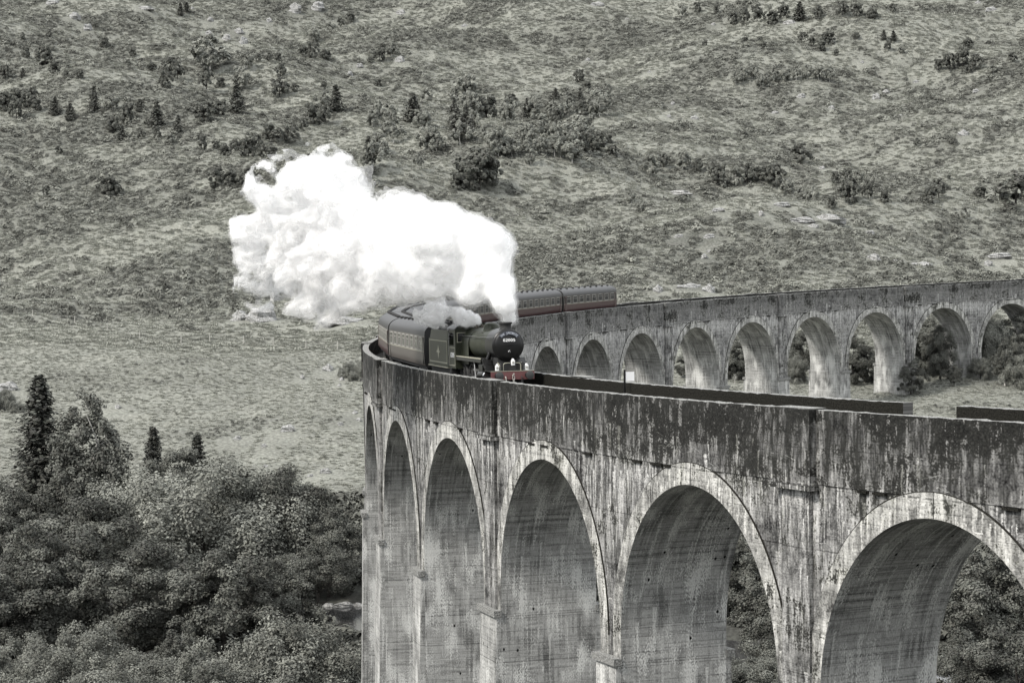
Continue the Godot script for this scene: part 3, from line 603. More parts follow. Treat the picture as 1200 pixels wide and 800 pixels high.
const VALLEY := [
	[-34.9, -118.7, 20.8, "spruce", 1.25, "spruce_tree", "tallest dark narrow conifer above the woodland at far left", "tree", ""],
	[-28.3, -111.5, 19.7, "birch", 1.15, "birch_tree", "loose narrow tree beside the tallest conifer at far left", "tree", ""],
	[-31.2, -110.3, 14.9, "birch", 1.20, "birch_tree", "pale slender tree between the conifer and the loose narrow tree", "tree", ""],
	[-21.5, -116.0, 15.0, "spruce", 1.00, "spruce_tree", "left of two thin conifer tips rising behind the woodland", "tree", ""],
	[-16.3, -115.1, 14.2, "spruce", 1.05, "spruce_tree", "right of two thin conifer tips rising behind the woodland", "tree", ""],
	[-18.8, -109.9, 12.9, "oak", 0.90, "broadleaf_tree", "rounded tree between the two thin conifer tips", "tree", ""],
	[-36.7, -109.2, 11.8, "oak", 1.25, "broadleaf_tree", "dark broadleaf tree under the tallest conifer at the left edge", "tree", ""],
	[-28.2, -80.7, 12.4, "oak", 1.30, "broadleaf_tree", "wide dark broadleaf tree at the left of the woodland", "tree", ""],
	[-22.6, -96.7, 13.7, "willow", 1.20, "willow_tree", "pale leafed willow on the left of the central crown", "tree", ""],
	[-15.5, -87.1, 16.0, "willow", 1.35, "willow_tree", "broad pale willow forming the central crown of the woodland", "tree", ""],
	[-10.0, -89.1, 14.2, "willow", 1.20, "willow_tree", "pale willow on the right of the central crown", "tree", ""],
	[-5.8, -89.6, 14.1, "oak", 0.95, "broadleaf_tree", "tall dark tree at the right shoulder of the woodland", "tree", ""],
	[-2.3, -85.8, 9.6, "oak", 1.00, "broadleaf_tree", "dark low tree nearest the viaduct in the woodland", "tree", ""],
	[-3.9, -74.5, 8.3, "pine", 1.25, "pine_tree", "flat topped pine between woodland and viaduct", "tree", ""],
	[-29.8, -59.1, 12.2, "oak", 1.20, "broadleaf_tree", "dark tree filling the lower left of the woodland", "tree", ""],
	[-21.6, -53.2, 11.5, "oak", 1.25, "broadleaf_tree", "dark tree below the pale willows at the left", "tree", ""],
	[-13.3, -49.6, 11.0, "oak", 1.20, "broadleaf_tree", "dark tree below the pale willows at the centre", "tree", ""],
	[-8.5, -53.0, 9.2, "oak", 1.00, "broadleaf_tree", "dark tree below the pale willows at the right", "tree", ""],
	[-33.7, -55.5, 10.4, "oak", 1.10, "broadleaf_tree", "dark tree cut by the left edge of the picture", "tree", ""],
	[-25.2, -30.8, 6.8, "bush", 1.00, "round_bush", "rounded pale bush at lower left of the frame", "bush", ""],
	[-30.5, -37.1, 5.2, "bush", 1.10, "round_bush", "low dark bush in the bottom left corner", "bush", ""],
	[-20.4, -28.2, 5.2, "bush", 1.20, "round_bush", "low pale bush right of the rounded bush at lower left", "bush", ""],
	[-17.3, -34.7, 7.3, "birch", 1.50, "birch_tree", "feathery sapling above the pale bushes at the bottom", "tree", ""],
	[-13.6, -22.0, 7.2, "bush", 1.10, "round_bush", "pale leafy bush at bottom below the bare sapling", "bush", ""],
	[-7.4, -24.2, 9.0, "bush", 1.00, "round_bush", "large rounded bush beside the pier foot at the bottom", "bush", ""],
	[-3.0, -25.1, 6.3, "oak", 0.90, "broadleaf_tree", "dark small tree against the leftmost pier", "tree", ""],
	[-10.3, -21.4, 5.5, "bush", 1.30, "round_bush", "low bush between the two large pale bushes at the bottom", "bush", ""],
	[-22.6, -23.6, 5.2, "bush", 1.30, "round_bush", "bottom edge bush below the rounded bush at lower left", "bush", ""],
	[37.4, -50.5, 10.5, "birch", 1.40, "birch_tree", "leaning leafy tree seen through the second arch from the right", "tree", ""],
	[35.2, -30.7, 8.1, "oak", 1.10, "broadleaf_tree", "dark tree low in the second arch from the right", "tree", ""],
	[39.4, -65.1, 10.4, "oak", 1.00, "broadleaf_tree", "tree behind the river seen through the second arch", "tree", ""],
	[41.6, -50.6, 9.8, "oak", 1.00, "broadleaf_tree", "tree at the right side of the second arch opening", "tree", ""],
	[54.0, -35.5, 11.9, "oak", 1.10, "broadleaf_tree", "dense dark tree seen through the rightmost arch", "tree", ""],
	[57.9, -36.7, 12.3, "oak", 1.10, "broadleaf_tree", "dense dark tree at the right edge through the rightmost arch", "tree", ""],
	[45.3, -11.6, 7.5, "oak", 1.20, "broadleaf_tree", "low dark tree at the foot of the rightmost arch opening", "tree", ""],
	[47.9, -8.0, 8.7, "oak", 1.20, "broadleaf_tree", "low dark tree in the bottom right corner", "tree", ""],
	[45.9, -46.5, 6.4, "bush", 1.30, "round_bush", "low undergrowth bush seen low between the two right arches", "bush", ""],
	[32.2, -25.7, 3.6, "bush", 1.50, "round_bush", "pale low bush on the river bank in the second arch", "bush", ""],
	[-30.0, -21.7, 4.8, "bush", 1.40, "round_bush", "bush touching the bottom left corner", "bush", ""],
	[-4.4, -14.2, 5.3, "bush", 1.20, "round_bush", "bush at the bottom against the leftmost pier", "bush", ""],
	[-15.7, -13.1, 5.3, "bush", 1.40, "round_bush", "bush at the bottom edge left of the large rounded bush", "bush", ""],
	[9.0, -232.2, 3.7, "bush", 1.00, "round_bush", "gorse bush on the meadow touching the parapet end", "bush", ""],
	[7.5, -237.6, 2.3, "bush", 1.00, "round_bush", "small gorse bush left of the parapet end gorse", "bush", ""],
	[-47.4, -211.8, 3.3, "bush", 1.20, "round_bush", "dark bush on the meadow at the left edge", "bush", ""],
	[-44.9, -206.7, 2.1, "bush", 1.20, "round_bush", "small dark bush on the meadow near the left edge", "bush", ""],
	[102.0, -206.5, 9.0, "oak", 0.75, "broadleaf_tree", "tall dark tree standing inside the eighth far arch", "tree", ""],
	[93.9, -195.6, 5.9, "oak", 1.00, "broadleaf_tree", "small round tree with pale trunk before the far pier", "tree", ""],
	[102.4, -199.9, 3.7, "birch", 1.60, "birch_tree", "small pale stemmed sapling in the eighth far arch", "tree", ""],
	[110.5, -199.9, 7.3, "birch", 1.50, "birch_tree", "leafy young tree in the ninth far arch", "tree", ""],
	[108.5, -205.9, 3.9, "bush", 1.00, "round_bush", "low bush at the foot of the slim far pier", "bush", ""],
	[112.7, -198.0, 5.4, "bush", 1.00, "round_bush", "bush at right edge under the ninth far arch", "bush", ""],
	[62.3, -215.9, 4.5, "oak", 1.20, "broadleaf_tree", "tree behind the fourth far arch opening", "tree", ""],
	[70.5, -210.8, 6.9, "oak", 1.20, "broadleaf_tree", "taller tree at right behind the fifth far arch", "tree", ""],
	[68.1, -215.5, 5.7, "oak", 1.10, "broadleaf_tree", "second tree at left behind the fifth far arch", "tree", ""],
	[116.4, -215.9, 10.1, "oak", 1.20, "broadleaf_tree", "tall dark tree high behind the ninth far arch", "tree", ""],
	[106.4, -222.3, 9.5, "willow", 1.10, "willow_tree", "pale tree high behind the eighth far arch", "tree", ""],
	[68.9, -212.4, 4.8, "oak", 1.20, "broadleaf_tree", "tree behind the fifth far arch opening", "tree", ""],
	[77.8, -207.1, 4.9, "bush", 0.80, "round_bush", "pale rounded bush behind the sixth far arch", "bush", ""],
	[79.8, -218.3, 6.3, "oak", 1.00, "broadleaf_tree", "dark tree high behind the sixth far arch", "tree", ""],
	[82.5, -217.4, 6.6, "oak", 1.10, "broadleaf_tree", "second dark tree behind the sixth far arch", "tree", ""],
	[87.8, -207.7, 8.0, "oak", 1.00, "broadleaf_tree", "tall dark tree at left behind the seventh far arch", "tree", ""],
	[90.8, -209.4, 6.4, "oak", 1.10, "broadleaf_tree", "dark tree at right behind the seventh far arch", "tree", ""],
	[101.2, -215.7, 9.2, "oak", 1.10, "broadleaf_tree", "broad dark tree at left behind the eighth far arch", "tree", ""],
	[108.0, -214.2, 9.6, "oak", 1.10, "broadleaf_tree", "broad dark tree at right behind the eighth far arch", "tree", ""],
	[111.5, -212.8, 9.6, "willow", 1.00, "willow_tree", "pale leafy tree at left behind the ninth far arch", "tree", ""],
	[115.8, -209.6, 7.0, "oak", 1.00, "broadleaf_tree", "dark tree behind the ninth far arch at right edge", "tree", ""],
]
const FENCE := [
	[-49.8, -304.8],
	[-41.5, -300.2],
	[-34.5, -282.4],
	[-28.3, -274.2],
	[-20.8, -274.9],
	[-15.6, -274.8],
	[-9.4, -273.1],
	[-4.1, -268.1],
	[1.6, -262.0],
	[7.1, -259.0],
	[12.0, -257.4],
]
const DEAD := [
	[-13.9, -64.4, 3.6, "bare pale sapling standing among the bushes at bottom left"],
	[68.1, -206.5, 1.9, "bare pale sapling behind the fifth far arch"],
]

# ---------------------------------------------------------------- scene
func _ready():
	n_mid = noise(11, 0.03, 3)
	n_small = noise(12, 0.16, 2)
	n_patch = noise(13, 0.016, 3)
	n_grain = noise(14, 0.11, 3)
	make_axis()
	set_view()
	make_materials()
	make_land()
	make_viaduct()
	make_track()
	make_train()
	make_steam()
	make_valley_trees()
	make_hill_trees()
	make_rocks()
	make_small_things()

func set_view():
	var cam := Camera3D.new()
	cam.name = "camera"
	var fw := Vector3(sin(YAW) * cos(PITCH), sin(PITCH), -cos(YAW) * cos(PITCH))
	var r := Vector3(cos(YAW), 0, sin(YAW))
	var up := r.cross(fw)
	cam.transform = Transform3D(Basis(r * cos(ROLL) + up * sin(ROLL), up * cos(ROLL) - r * sin(ROLL), -fw), EYE)
	cam.fov = rad_to_deg(2.0 * atan(400.0 / 2842.4))
	cam.near = 0.5
	cam.far = 6000.0
	add_child(cam)
	var env := Environment.new()
	env.background_mode = Environment.BG_SKY
	var sm := ProceduralSkyMaterial.new()
	sm.sky_top_color = Color(0.86, 0.87, 0.88)
	sm.sky_horizon_color = Color(0.80, 0.81, 0.82)
	sm.ground_bottom_color = Color(0.25, 0.25, 0.25)
	sm.ground_horizon_color = Color(0.45, 0.45, 0.45)
	sm.sun_angle_max = 20.0
	sm.sun_curve = 0.1
	var sky := Sky.new()
	sky.sky_material = sm
	env.sky = sky
	env.background_energy_multiplier = 0.78
	env.tonemap_mode = Environment.TONE_MAPPER_LINEAR
	env.tonemap_exposure = 2.75
	env.sdfgi_enabled = true
	env.ssao_enabled = true
	env.ssil_enabled = true
	var we := WorldEnvironment.new()
	we.name = "world_environment"
	we.environment = env
	add_child(we)
	var sun := DirectionalLight3D.new()
	sun.name = "sun"
	sun.light_energy = 0.5
	sun.light_angular_distance = 10.0
	sun.light_color = Color(1.0, 0.98, 0.95)
	sun.shadow_enabled = true
	sun.look_at_from_position(Vector3.ZERO, Vector3(0.7, -0.8, -0.35))
	add_child(sun)

# ---------------------------------------------------------------- materials
func bytes_of(n: FastNoiseLite, w: int, h: int, sw: int, sh: int) -> PackedByteArray:
	var im: Image = n.get_seamless_image(sw, sh, false, false, 0.1, true)
	im.convert(Image.FORMAT_L8)
	im.resize(w, h, Image.INTERPOLATE_BILINEAR)
	return im.get_data()

func image_texture(w: int, h: int, d: PackedByteArray) -> ImageTexture:
	var im := Image.create_from_data(w, h, false, Image.FORMAT_RGB8, d)
	im.generate_mipmaps()
	return ImageTexture.create_from_image(im)

# Board-marked concrete wall, 4 bays (72.4 m) wide and 12.4 m deep: moss and lichen on the parapet band, lime runs under it.
func wall_texture(sd: int, moss_top: float, moss_mid: float, moss_low: float, base: float, runs := 1.0) -> ImageTexture:
	var w := 2048
	var h := 512
	var rng := RandomNumberGenerator.new()
	rng.seed = 21 + sd
	var patch := bytes_of(noise(31 + sd, 0.014, 4), w, h, 1024, 256)
	var streak := bytes_of(noise(32 + sd, 0.05, 4), w, h, 2048, 56)
	var thin := bytes_of(noise(33 + sd, 0.2, 3), w, h, 2048, 90)
	var grain := bytes_of(noise(34 + sd, 0.2, 3), w, h, w, h)
	var blot := bytes_of(noise(36 + sd, 0.045, 4), w, h, w, h)
	var lime := PackedFloat32Array()
	lime.resize(w * h)
	for k in 1150:                                     # runs of lime
		var x := float(rng.randi() % w)
		var y0 := int(rng.randf_range(0.22, 0.33) * h) if rng.randf() < 0.55 else int(rng.randf_range(0.1, 0.9) * h)
		var ln := int(rng.randf_range(6, 90) * (1.0 if rng.randf() < 0.8 else 2.2))
		var wd := rng.randf_range(0.7, 2.0) if rng.randf() < 0.85 else rng.randf_range(2.0, 6.0)
		var st := rng.randf_range(0.3, 1.1)
		for y in range(y0, mini(y0 + ln, h)):
			var e := float(y - y0) / ln
			x += rng.randf_range(-0.35, 0.35)
			var half := wd * (0.4 + 0.9 * rng.randf()) * (1.0 - e * 0.7)
			var f := st * (1.0 - e * 0.5) * (0.3 + grain[y * w + posmod(int(x), w)] / 255.0 * 1.1)
			for j in range(-int(half), int(half + 0.5) + 1):
				var q := y * w + posmod(int(x) + j, w)
				lime[q] = maxf(lime[q], f)
	for k in 170:                                     # cracks with lime along them
		var x := float(rng.randi() % w)
		var y := rng.randf_range(0.12, 0.85) * h
		var a := rng.randf_range(-0.5, 0.5)
		var st := rng.randf_range(0.4, 1.0)
		for j in rng.randi_range(8, 46):
			x += 1.0
			y += a
			if rng.randf() < 0.12: a = rng.randf_range(-0.8, 0.8)
			var q := clampi(int(y), 0, h - 1) * w + posmod(int(x), w)
			lime[q] = maxf(lime[q], st * rng.randf_range(0.4, 1.0))
	var board := PackedFloat32Array()
	board.resize(h)
	for y in h:
		board[y] = rng.randf_range(-6, 6)
	for k in 70: board[rng.randi() % h] -= rng.randf_range(10, 28)
	var joint := int(2.95 / 12.4 * h)
	var d := PackedByteArray()
	d.resize(w * h * 3)
	for y in h:
		var dep := 12.4 * y / h
		# how much of the wall the moss covers at this depth; it ends in ragged streaks
		var reach := moss_top
		if dep > 0.6: reach = lerpf(moss_top, moss_mid, clampf((dep - 0.6) / 2.3, 0.0, 1.0))
		if dep > 2.6: reach = lerpf(moss_mid, moss_low, clampf((dep - 2.6) / 0.8, 0.0, 1.0))
		for x in w:
			var q := y * w + x
			var s := streak[q] / 255.0
			var g := grain[q] / 255.0
			var p := patch[q] / 255.0
			var t := thin[q] / 255.0
			var b := blot[q] / 255.0
			var val := base + (p - 0.5) * 135.0 + (g - 0.5) * 90.0 + ((0.5 - s) * 70.0 + (0.5 - t) * 60.0) * runs + (b - 0.5) * 80.0
			val += board[y] * (0.3 + 1.4 * p) * (2.0 - runs)
			if absi(y - joint) < 2 and b > 0.42: val -= 60.0
			var moss := ((s * 0.5 + t * 0.4 - 0.45) * runs + p * 0.75 + g * 0.75 + b * 0.5) - 1.0 + reach
			moss = clampf(moss * 3.6 + 0.5, 0.0, 1.0)
			val = lerpf(val, 2.0 + g * 56.0 + (t - 0.5) * 30.0 + (s - 0.5) * 30.0, moss * 0.95)
			val = lerpf(val, 228.0, minf(lime[q], 1.0) * (0.88 - 0.4 * moss))
			val = clampf(val, 9.0, 242.0)
			d[q * 3] = int(val)
			d[q * 3 + 1] = int(val * (1.0 - 0.004 * (1.0 - moss)))
			d[q * 3 + 2] = int(val * (0.985 - 0.03 * moss))
	return image_texture(w, h, d)

# The inside of the arches and the piers: three 5.2 m strips side by side, 32 m from the crown down.
func barrel_texture() -> ImageTexture:
	var w := 1024
	var h := 1024
	var rng := RandomNumberGenerator.new()
	rng.seed = 22
	var patch := bytes_of(noise(41, 0.012, 4), w, h, 512, 512)
	var streak := bytes_of(noise(42, 0.06, 3), w, h, 1024, 30)
	var fine := bytes_of(noise(45, 0.2, 2), w, h, 1024, 60)
	var boards := bytes_of(noise(43, 0.12, 3), w, h, 64, 1024)
	var grain := bytes_of(noise(44, 0.2, 3), w, h, w, h)
	var where := bytes_of(noise(46, 0.016, 3), w, h, 512, 512)
	var lime := PackedFloat32Array()
	lime.resize(w * h)
	for k in 300:
		var x := float(rng.randi() % w)
		var y0 := rng.randf_range(0.05, 0.8) * h
		var ln := rng.randf_range(12, 120)
		var wd := rng.randf_range(0.8, 5.0) if rng.randf() < 0.85 else rng.randf_range(4.0, 8.0)
		var st := rng.randf_range(0.4, 1.1)
		for y in range(int(y0), mini(int(y0 + ln), h)):
			var e := (y - y0) / ln
			x += rng.randf_range(-0.5, 0.5)
			var half := wd * sqrt(maxf(0.0, 1.0 - e)) * (0.3 + 1.3 * fine[y * w + posmod(int(x), w)] / 255.0)
			for j in range(-int(half), int(half) + 1):
				var q := y * w + posmod(int(x) + j, w)
				lime[q] = maxf(lime[q], st * clampf(grain[q] / 255.0 * 2.4 - 0.55, 0.0, 1.0))
	var holes := PackedByteArray()               # dark dots painted for the shaded insides of formwork tie holes
	holes.resize(w * h)
	for k in 26:
		var cx := rng.randi() % w
		var cyy := rng.randi_range(120, 700)
		for dy in range(-2, 3):
			for dx in range(-4, 5):
				if dx * dx / 16.0 + dy * dy / 4.5 < 1.0: holes[(cyy + dy) * w + posmod(cx + dx, w)] = 1
	var line := PackedFloat32Array()
	line.resize(h)
	for y in h: line[y] = rng.randf_range(-6, 6)
	for k in 150: line[rng.randi() % h] -= rng.randf_range(10, 44)
	var d := PackedByteArray()
	d.resize(w * h * 3)
	for y in h:
		var dep := 32.0 * y / h
		var damp := -0.12
		var white := -0.14 if dep < 11.0 else -0.05
		for x in w:
			var q := y * w + x
			var s := streak[q] / 255.0
			var g := grain[q] / 255.0
			var p := patch[q] / 255.0
			var b := boards[q] / 255.0
			var t := fine[q] / 255.0
			var z := where[q] / 255.0
			var val := 168.0 + (p - 0.5) * 85.0 + (g - 0.5) * 60.0 + (s - 0.5) * 40.0 + (b - 0.5) * 58.0 + line[y] * (0.4 + 1.2 * p)
			var alga := clampf(((s * 0.45 + p * 0.7 + b * 0.25 + g * 0.45) - 0.95 + damp) * 4.5 + 0.5, 0.0, 1.0)
			val = lerpf(val, 84.0 + (g - 0.5) * 44.0 + (b - 0.5) * 60.0 + (s - 0.5) * 40.0 + line[y] * 0.6, alga * 0.85)
			# sheets of lime that end in drips
			var wash := clampf(((s * 0.4 + t * 0.2 + z * 1.1 + g * 0.7) - 1.24 + white) * 3.2 + 0.2, 0.0, 1.0)
			val = lerpf(val, 222.0 + (g - 0.5) * 50.0, wash * 0.8)
			val = lerpf(val, 226.0, minf(lime[q], 1.0) * 0.8)
			if holes[q]: val = 18.0
			val = clampf(val, 9.0, 242.0)
			d[q * 3] = int(val)
			d[q * 3 + 1] = int(val)
			d[q * 3 + 2] = int(val * 0.985)
	return image_texture(w, h, d)

func grain_texture(seed_: int, freq: float, lo: float, hi: float, oct := 4) -> ImageTexture:
	var b := bytes_of(noise(seed_, freq, oct), 512, 512, 512, 512)
	var d := PackedByteArray()
	d.resize(512 * 512 * 3)
	for i in 512 * 512:
		var v := int(clampf(lo + (hi - lo) * b[i] / 255.0, 0, 255))
		d[i * 3] = v; d[i * 3 + 1] = v; d[i * 3 + 2] = v
	return image_texture(512, 512, d)

func make_materials():
	var m := mat(Color(0.93, 0.93, 0.93), 0.95, 0.0, 0.3)
	m.albedo_texture = wall_texture(0, 0.16, -0.07, -0.24, 128.0)
	m.heightmap_enabled = true
	m.heightmap_texture = m.albedo_texture
	m.heightmap_scale = 3.0
	M.wall = m
	m = m.duplicate()
	m.albedo_texture = wall_texture(100, -0.06, -0.2, -0.32, 146.0, 0.3)
	m.heightmap_texture = m.albedo_texture
	M.wall_far = m
	m = mat(Color(0.93, 0.93, 0.93), 0.95, 0.0, 0.3)
	m.albedo_texture = barrel_texture()
	m.heightmap_enabled = true
	m.heightmap_texture = m.albedo_texture
	m.heightmap_scale = 3.0
	M.barrel = m
	var gr := grain_texture(51, 0.05, 60, 300)
	m = mat(Color(0.96, 0.96, 0.95), 0.95, 0.0, 0.3)
	m.albedo_texture = wall_texture(200, -0.3, -0.3, -0.3, 150.0, 0.8)
	m.heightmap_enabled = true
	m.heightmap_texture = m.albedo_texture
	m.heightmap_scale = 2.0
	M.ring = m
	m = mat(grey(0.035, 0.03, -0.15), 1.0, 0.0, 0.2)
	m.albedo_texture = gr
	m.uv1_triplanar = true
	m.uv1_world_triplanar = true
	m.uv1_scale = Vector3(0.4, 0.4, 0.4)
	M.moss = m  # real moss, and the dark strip painted as groove shade round the rings
	m = mat(grey(0.42, 0.0, -0.04), 0.95)
	m.albedo_texture = gr
	m.uv1_triplanar = true
	m.uv1_world_triplanar = true
	m.uv1_scale = Vector3(0.35, 0.35, 0.35)
	M.coping = m
	m = mat(grey(0.11, 0.05, -0.08), 1.0)
	m.albedo_texture = gr
	m.uv1_triplanar = true
	m.uv1_world_triplanar = true
	m.uv1_scale = Vector3(0.5, 0.5, 0.5)
	M.ballast = m
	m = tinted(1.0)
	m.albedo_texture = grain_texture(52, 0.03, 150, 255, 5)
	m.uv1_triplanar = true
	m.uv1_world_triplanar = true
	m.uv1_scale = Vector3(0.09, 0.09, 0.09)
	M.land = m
	M.tuft = tinted(1.0)
	M.leaf = tinted(0.75)
	M.leaf.backlight_enabled = true
	M.leaf.backlight = Color(0.3, 0.3, 0.3)
	m = mat(grey(0.08, 0.1, -0.12), 0.95)
	m.albedo_texture = gr
	m.uv1_triplanar = true
	m.uv1_scale = Vector3(0.6, 0.15, 0.6)
	M.bark = m
	M.pale_bark = mat(grey(0.45, 0.02, -0.06), 0.9)
	m = mat(grey(0.5, 0.0, -0.02), 0.95)
	m.albedo_texture = grain_texture(53, 0.02, 90, 280, 5)
	m.uv1_triplanar = true
	m.uv1_world_triplanar = true
	m.uv1_scale = Vector3(0.25, 0.25, 0.25)
	M.rock = m
	M.steel_dark = mat(grey(0.07), 0.45, 0.6)
	M.pale_wood = mat(grey(0.4, 0.02, -0.08), 0.9)
	M.steel = mat(grey(0.25), 0.35, 0.9)
	M.rust = mat(grey(0.06, 0.15, -0.15), 0.85)
	M.sleeper = mat(grey(0.06, 0.05, -0.1), 0.95)
	M.black = mat(grey(0.009), 0.33, 0.0, 0.45)
	M.soot = mat(grey(0.018), 0.75)
	M.green = mat(Color(0.03, 0.034, 0.022).linear_to_srgb(), 0.42, 0.0, 0.4)
	M.lining = mat(grey(0.35, 0.02, -0.2), 0.5)
	M.red = mat(Color(0.125, 0.05, 0.05).linear_to_srgb(), 0.45)
	M.white = mat(grey(0.8), 0.6)
	M.chrome = mat(grey(0.55), 0.22, 1.0)
	M.coal = mat(grey(0.012), 0.55)
	M.maroon = mat(Color(0.048, 0.02, 0.021).linear_to_srgb(), 0.3, 0.0, 0.6)
	M.maroon_upper = mat(Color(0.03, 0.025, 0.025).linear_to_srgb(), 0.3, 0.0, 0.6)
	M.greyed = mat(Color(0.085, 0.075, 0.067).linear_to_srgb(), 0.4, 0.0, 0.6)  # paler, greyer body colour for the first coach alone
	M.greyed_upper = mat(Color(0.105, 0.097, 0.09).linear_to_srgb(), 0.4, 0.0, 0.6)
	M.roof = mat(grey(0.036, 0.0, 0.03), 0.5)
	M.glass = mat(grey(0.015), 0.06, 0.0, 0.9)
	M.blind = mat(grey(0.32, 0.02, -0.08), 0.7)
	m = mat(Color(0.985, 0.985, 0.985), 1.0, 0.0, 0.0)
	m.backlight_enabled = true
	m.backlight = Color(1.0, 1.0, 1.0)
	M.steam = m
	for k in 4:
		m = m.duplicate()
		m.albedo_color = Color(0.985, 0.985, 0.985, [0.30, 0.24, 0.18, 0.11][k])
		m.transparency = BaseMaterial3D.TRANSPARENCY_ALPHA
		M["veil%d" % k] = m
	m = mat(grey(0.06), 0.08, 0.0, 0.6)
	M.water = m

# ---------------------------------------------------------------- ground
func make_land():
	var ts := PackedFloat32Array()
	var t := -160.0
	while t < 2400.0:
		ts.append(t)
		t += 8.0 if t < 60.0 else (3.0 if t < 240.0 else (1.3 if t < 700.0 else (1.7 if t < 980.0 else (10.0 if t < 1200.0 else 60.0))))
	var us := PackedFloat32Array()
	var u := -1400.0
	while u < 1500.0:
		us.append(u)
		var a := absf(u + 5.0)
		u += 1.35 if a < 215.0 else (6.0 if a < 320.0 else (30.0 if a < 600.0 else 120.0))
	var w := us.size()
	var hh := ts.size()
	var v := PackedVector3Array()
	v.resize(w * hh)
	var col := PackedColorArray()
	col.resize(w * hh)
	var cs := cos(YAW)
	var sn := sin(YAW)
	for i in hh:
		t = ts[i]
		for j in w:
			u = us[j]
			v[i * w + j] = Vector3(EYE.x + t * sn + u * cs, land_tu(t, u), EYE.z - t * cs + u * sn)
			var g := heather(t, u)
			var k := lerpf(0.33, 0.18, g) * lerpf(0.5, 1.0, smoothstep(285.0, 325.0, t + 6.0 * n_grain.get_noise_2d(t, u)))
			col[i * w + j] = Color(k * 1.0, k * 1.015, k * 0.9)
	var ix := PackedInt32Array()
	ix.resize((w - 1) * (hh - 1) * 6)
	var q := 0
	for i in hh - 1:
		for j in w - 1:
			var a := i * w + j
			ix[q] = a; ix[q + 1] = a + w; ix[q + 2] = a + w + 1
			ix[q + 3] = a; ix[q + 4] = a + w + 1; ix[q + 5] = a + 1
			q += 6
	var nn := PackedVector3Array()
	nn.resize(w * hh)
	for i in hh:
		for j in w:
			var a := v[i * w + maxi(j - 1, 0)]
			var b := v[i * w + mini(j + 1, w - 1)]
			var c := v[maxi(i - 1, 0) * w + j]
			var d := v[mini(i + 1, hh - 1) * w + j]
			nn[i * w + j] = (b - a).cross(d - c).normalized()
	var arr := []
	arr.resize(Mesh.ARRAY_MAX)
	arr[Mesh.ARRAY_VERTEX] = v
	arr[Mesh.ARRAY_NORMAL] = nn
	arr[Mesh.ARRAY_COLOR] = col
	arr[Mesh.ARRAY_INDEX] = ix
	var m := ArrayMesh.new()
	m.add_surface_from_arrays(Mesh.PRIMITIVE_TRIANGLES, arr)
	var o := part(self, "hillside_ground", m, M.land)
	o.set_meta("kind", "structure")
	# the river in the valley
	var mb := MB.new()
	var rows := []
	for i in 60:
		var uu := -150.0 + i * 5.0
		var tt := 237.0 - 0.6 * uu
		var a := xz_of(tt - 7.0, uu - 3.0)
		var b := xz_of(tt + 7.0, uu + 3.0)
		rows.append([Vector3(a.x, -32.25, a.y), Vector3(b.x, -32.25, b.y)])
	mb.sheet(rows)
	o = part(self, "river", mb.mesh(), M.water)
	o.set_meta("kind", "structure")
	make_tufts()

func clump_mesh(rng: RandomNumberGenerator, blades: int, spread: float, tall: float, size: float) -> ArrayMesh:
	var mb := MB.new()
	for k in blades:
		var a := rng.randf() * TAU
		var r := sqrt(rng.randf()) * spread
		var y := tall * sqrt(maxf(0.0, 1.0 - pow(r / spread, 2.0))) * rng.randf_range(0.35, 1.0)
		var o := Vector3(cos(a) * r, y, sin(a) * r)
		var d := (Vector3(o.x / spread, 0.9, o.z / spread) + Vector3(rng.randf_range(-0.45, 0.45), rng.randf_range(-0.3, 0.3), rng.randf_range(-0.45, 0.45))).normalized()
		var s := d.cross(Vector3(rng.randf_range(-1, 1), rng.randf_range(-1, 1), rng.randf_range(-1, 1))).normalized()
		var b := d.cross(s)
		var z := size * rng.randf_range(0.6, 1.3)
		mb.tint = Color.WHITE * rng.randf_range(0.82, 1.15)
		mb.tint.a = 1.0
		mb.quad(o - s * z * 0.6, o + b * z, o + s * z * 0.6, o - b * z)
	return mb.mesh(false)

# a tussock of narrow blades that arch outwards
func blade_mesh(rng: RandomNumberGenerator, blades: int, spread: float, tall: float, wide: float) -> ArrayMesh:
	var mb := MB.new()
	for k in blades:
		var a := rng.randf() * TAU
		var r := sqrt(rng.randf()) * spread
		var o := Vector3(cos(a) * r, 0.0, sin(a) * r)
		var out := Vector3(cos(a + rng.randf_range(-0.8, 0.8)), 0, sin(a + rng.randf_range(-0.8, 0.8)))
		var t := tall * rng.randf_range(0.5, 1.1)
		var s := out.cross(Vector3.UP) * wide * rng.randf_range(0.7, 1.3)
		var m := o + Vector3(0, t * 0.7, 0) + out * t * 0.25
		var e := o + Vector3(0, t * rng.randf_range(0.6, 1.0), 0) + out * t * rng.randf_range(0.5, 0.9)
		mb.tint = Color.WHITE * rng.randf_range(0.85, 1.12)
		mb.tint.a = 1.0
		mb.quad(o - s, m - s, m + s, o + s)
		mb.tri(m - s, e, m + s)
	return mb.mesh(false)

func scatter(called: String, label: String, m: Mesh, xf: PackedFloat32Array):
	var mm := MultiMesh.new()
	mm.transform_format = MultiMesh.TRANSFORM_3D
	mm.use_colors = true
	mm.mesh = m
	mm.instance_count = xf.size() / 16
	mm.buffer = xf
	var o := MultiMeshInstance3D.new()
	o.name = numbered(called)
	o.multimesh = mm
	o.material_override = M.tuft
	add_child(o)
	tag(o, label, "", "", "stuff")

